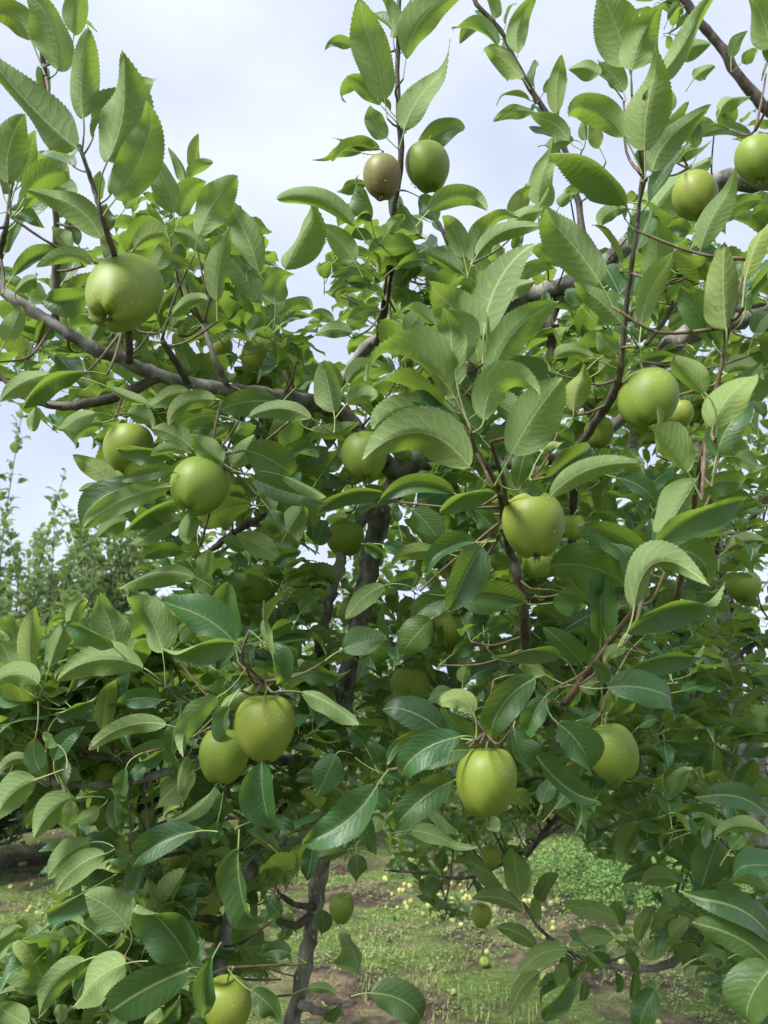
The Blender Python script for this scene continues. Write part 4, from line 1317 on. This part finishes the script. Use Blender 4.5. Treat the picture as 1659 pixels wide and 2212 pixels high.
# ------------------------------------------------------------------ far rows: trees with upright feathery shoots
def far_tree(x, y, h, wd, seed, label, nshoot=60, lpers=26, leafL=.145):
    rg = np.random.default_rng(seed); tr = empty('apple_tree', (x, y, 0))
    meta(tr, label, 'tree', 'apple trees in the orchard')
    wood('trunk', [[x, y, 0, .07], [x + .05, y, .6, .06], [x, y, 1.3, .05], [x + .03, y, h * .62, .03]], BARK, tr, 8, 3, world=True, reg=False)
    V, Fc, T3, off = [], [], [], 0; lb, lt = [], []
    for k in range(nshoot):
        a = rg.uniform(0, 6.283); z0 = rg.uniform(.5, h * .58); r_ = wd * (1 - .45 * z0 / h) * rg.uniform(.15, 1) ** .6
        z0 = z0 * rg.uniform(.5, 1) if k % 3 else z0; p0 = np.array([x, y, z0 * .8]); p1 = np.array([x + 1.25 * r_ * math.cos(a), y + 1.25 * r_ * math.sin(a), z0 + .15])
        up = rg.uniform(.2, 1.0) ** (1.0 if nshoot > 100 else 1.3) * (h - z0) * (.95 if z0 > h * .35 else .55)
        p2 = p1 + np.array([.14 * math.cos(a), .14 * math.sin(a), 1]) * up * .55 + rg.normal(0, .04, 3)
        p3 = p1 + np.array([.34 * math.cos(a), .34 * math.sin(a), 1]) * up + rg.normal(0, .12, 3)
        c = catmull(np.array([[*p0, .018], [*p1, .011], [*p2, .006], [*p3, .003]]), 4)
        v, f_, t3 = tube(c[:, :3], c[:, 3], 4, rg, .1); V.append(v); Fc.append(f_ + off); T3.append(t3 + off); off += len(v)
        m_ = int(lpers * (1.6 + up * 1.6)); u = rg.uniform(.18, 1, m_); q = np.stack([np.interp(u, np.linspace(0, 1, len(c)), c[:, i]) for i in range(3)], 1)
        lb.append(q + rg.normal(0, .035, q.shape) * (1.3 - u[:, None]))
    me = mesh_np('branches', np.concatenate(V) - np.array([x, y, 0]), [np.concatenate(Fc), np.concatenate(T3)], mats=(BARK_DARK,)); meta(link('branches', me, tr), kind='stuff')
    b = np.concatenate(lb); n = len(b); az = rg.uniform(0, 6.283, n); el = rg.normal(.55, .35, n)
    dr = np.stack([np.cos(az) * np.cos(el), np.sin(az) * np.cos(el), np.sin(el)], 1); ln = rg.uniform(.6, 1.1, n) * leafL
    tt = b + dr * ln[:, None]; nr_ = UP + rg.normal(0, .3, (n, 3)); nr_ = nrm(nr_ - dr * (nr_ * dr).sum(1, keepdims=True))
    G = leaf_geo(b + dr * .015, tt, nr_ * (ln * .14)[:, None], nr_, ln * .28, rg.uniform(.1, .5, n), np.zeros(n), np.full(n, .06), rg.uniform(-.3, .3, n), b, 4, 2, False, rg)
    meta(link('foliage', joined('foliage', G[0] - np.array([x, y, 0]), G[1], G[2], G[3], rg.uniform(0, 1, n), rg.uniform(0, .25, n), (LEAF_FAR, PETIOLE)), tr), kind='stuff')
    # a few fruits' worth of pale dots are separate below
for a in (
    (-4.15, 8.6, 4.35, 1.35, 21, 'feathery distant apple tree with thin upright shoots at the far left edge', 300, 16),
    (-2.75, 9.6, 4.0, 1.25, 22, 'distant apple tree with thin upright shoots, second from the left edge against the sky', 240, 16),
    (-1.3, 10.4, 3.7, 1.3, 23, 'distant apple tree seen through gaps left of the near trunk', 80, 15),
    (.4, 11.5, 3.4, 1.3, 24, 'distant apple tree behind the near trunk', 44, 20),
    (2.4, 11.5, 3.6, 1.4, 25, 'distant apple tree beyond the weed patch', 44, 20),
    (4.6, 10.5, 3.9, 1.5, 26, 'distant apple tree behind the neighbouring tree at the right edge', 44, 20),
    (-6.4, 13.5, 4.1, 1.5, 27, 'far apple tree low on the horizon at the left edge', 40, 18),
    (-3.6, 14.5, 3.8, 1.5, 28, 'farthest apple tree peeping low between the left distant trees', 40, 18),
): far_tree(*a)

# ------------------------------------------------------------------ ground
gx = np.linspace(-14, 14, 150); gy = np.linspace(1, 26, 150); X, Y = np.meshgrid(gx, gy)
def hgt(x, y):
    e = np.clip(np.minimum(np.minimum(x + 14, 14 - x), np.minimum(y - 1, 26 - y)) / 2, 0, 1)
    return e * (.03 * np.sin(x * 1.3 + y * .7) + .02 * np.sin(x * 4.1 - y * 2.9) + .016 * np.sin(x * 9.3 + 2) * np.sin(y * 8.1)) + .006
Z = hgt(X, Y); V = np.stack([X, Y, Z], -1).reshape(-1, 3); i = np.arange(149)[:, None] * 150; j = np.arange(149)[None]
Q = np.stack([i + j, i + j + 1, i + 151 + j, i + 150 + j], -1).reshape(-1, 4)
far = np.array([(-500, -500, 0), (500, -500, 0), (500, 1, 0), (-500, 1, 0), (-500, 26, 0), (500, 26, 0), (500, 900, 0), (-500, 900, 0), (-14, 1, 0), (-14, 26, 0), (14, 1, 0), (14, 26, 0)], float); far[:, 2] = .006
b0 = len(V); FQ = np.array([[0, 1, 2, 3], [4, 5, 6, 7], [3, 8, 9, 4], [10, 2, 5, 11]]) + b0
meta(link('ground', mesh_np('ground', np.vstack([V, far]), np.vstack([Q, FQ]), mats=(SOIL,))), kind='structure')

def patch(x, y, s=1.0, o=0.0):       # smooth pseudo-noise used to gather plants into patches
    return (np.sin(x * 1.7 * s + o) * np.sin(y * 1.3 * s + o * 2) + .6 * np.sin(x * 3.9 * s + y * 2.7 * s + o) + .4 * np.sin(x * 7.1 * s - y * 6.3 * s)) / 2
rg4 = np.random.default_rng(3)
def scatter(n, thr, s, o, xr=(-5.5, 6.0), yr=(3.2, 14)):
    x = rg4.uniform(*xr, n); y = rg4.uniform(*yr, n) ; k = patch(x, y, s, o) + rg4.normal(0, .22, n) > thr
    return x[k], y[k]
def blades(name, x, y, hmin, hmax, wd, mat, label, cat, lean=.5):
    n = len(x); z = hgt(x, y); b = np.stack([x, y, z - .004], 1); a = rg4.uniform(0, 6.283, n); hh = rg4.uniform(hmin, hmax, n)
    d = np.stack([np.cos(a), np.sin(a), 0 * a], 1); sd = np.stack([-np.sin(a), np.cos(a), 0 * a], 1) * wd
    l = (rg4.uniform(.2, 1, n) * lean * hh)[:, None]
    p = [b - sd, b + sd, b + d * l * .35 + UP * hh[:, None] * .6 + sd * .8, b + d * l * .35 + UP * hh[:, None] * .6 - sd * .8, b + d * l + UP * (hh * .92)[:, None]]
    V = np.stack(p, 1).reshape(-1, 3); o = (np.arange(n) * 5)[:, None]
    me = mesh_np(name, V, [o + np.array([[0, 1, 2, 3]]), o + np.array([[3, 2, 4]])], mats=(mat,))
    meta(link(name, me), label, cat, kind='stuff')
x, y = scatter(80000, .35, .9, .7); blades('grass', x, y, .02, .08, .002, GRASS, 'thin short grass growing in patches on the orchard floor', 'grass', .9)
x, y = scatter(26000, -.1, 1.3, 2.1); blades('dead_grass', x, y, .008, .04, .0018, STRAW, 'dry flattened grass stalks lying on the bare soil', 'dead grass', 4.0)
def weeds(name, x, y, hmax, size, label, per=7, mat=None):
    n = len(x); idx = np.repeat(np.arange(n), per); m_ = len(idx); a = rg4.uniform(0, 6.283, m_)
    r_ = rg4.uniform(.2, 1, m_) * size * 2.2; h = rg4.uniform(.15, 1, n)[idx] * hmax * rg4.uniform(.3, 1, m_)
    px, py = x[idx] + r_ * np.cos(a) * .6, y[idx] + r_ * np.sin(a) * .6
    c = np.stack([px, py, hgt(px, py) + h + .004], 1); d = np.stack([np.cos(a), np.sin(a), rg4.uniform(-.3, .7, m_)], 1); sd = np.stack([-np.sin(a), np.cos(a), rg4.normal(0, .2, m_)], 1)
    s = (rg4.uniform(.5, 1.1, m_) * size)[:, None]
    p = [c, c + d * s * .5 + sd * s * .36, c + d * s * 1.1, c + d * s * .5 - sd * s * .36, c + d * s * .5 - UP * s * .1]
    V = np.stack(p, 1).reshape(-1, 3); o = (np.arange(m_) * 5)[:, None]
    me = mesh_np(name, V, [np.concatenate([o + np.array([[0, 1, 4]]), o + np.array([[1, 2, 4]]), o + np.array([[2, 3, 4]]), o + np.array([[3, 0, 4]])])], mats=(mat or WEED,))
    meta(link(name, me), label, 'weeds', kind='stuff')
x, y = scatter(42000, .1, 1.1, 4.0); weeds('low_weeds', x, y, .05, .018, 'low broad-leaved weeds dotted over the soil below the trees')
g1 = P(1340, 1850, 7.6); n = 4200; x = rg4.normal(g1[0], .5, n); y = rg4.normal(7.9, .7, n); weeds('weed_patch', x, y, .30, .026, 'bright green clump of taller weeds at the right under the neighbouring tree', 10, PATCH)

# ------------------------------------------------------------------ fallen fruit
fv = []
for s in range(5):
    rg = np.random.default_rng(90 + s); fv.append(mesh_np('fallen_apple', apple_verts(.034, .031, 14, 10, rg), apple_faces(14, 10), mats=(APPLE_G,)))
def ground_at(px, py):
    q = FV + (px - CX) / F * RV + (CY - py) / F * UV_; k = CH / -q[2]; return CAM + q * k
nf = 0
for k in range(1200):
    if nf >= 300: break
    u = rg4.uniform(0, 1)
    if u < .66: px, py = rg4.uniform(830, 1330), rg4.normal(1915, 44)
    elif u < .86: px, py = rg4.uniform(1100, 1480), rg4.normal(1860, 25)
    elif u < .97: px, py = rg4.uniform(0, 320), rg4.uniform(1790, 1990)
    else: px, py = rg4.uniform(760, 1600), rg4.uniform(1950, 2200)
    if py < 1800: continue
    q = ground_at(px, py)
    o = link('fallen_apple', fv[k % 5], None, (q[0], q[1], float(hgt(q[0], q[1])) + .014)); o.rotation_euler = rg4.uniform(0, 6.28, 3); s = rg4.uniform(.5, .85); o.scale = (s, s, s)
    zn = 0 if px < 500 else 1 if py > 1985 else 2 if px < 1130 else 3
    meta(o, ('small pale windfall on the bare strip at the far left', 'pale windfall lying scattered in the near weeds and dry grass', 'pale windfall in the thick band right of the trunk',
             'pale windfall on the ground before and beside the bright weed patch')[zn], 'apple',
         'windfall apples, ' + ('far left strip', 'near scattered ones', 'thick band right of the trunk', 'by the weed patch')[zn]); nf += 1
for px, py, lab in ((1046, 2080, 'bright green fallen apple alone on bare soil left of the lowest twigs'), (1178, 2131, 'bright green fallen apple alone among dry grass, lowest on the open ground')):
    q = ground_at(px, py); o = link('fallen_apple', fv[0].copy(), None, (q[0], q[1], float(hgt(q[0], q[1])) + .03)); o.data.materials[0] = APPLE; o.rotation_euler = (1, .4, .2)
    meta(o, lab, 'apple', 'lone fallen apples in the foreground')
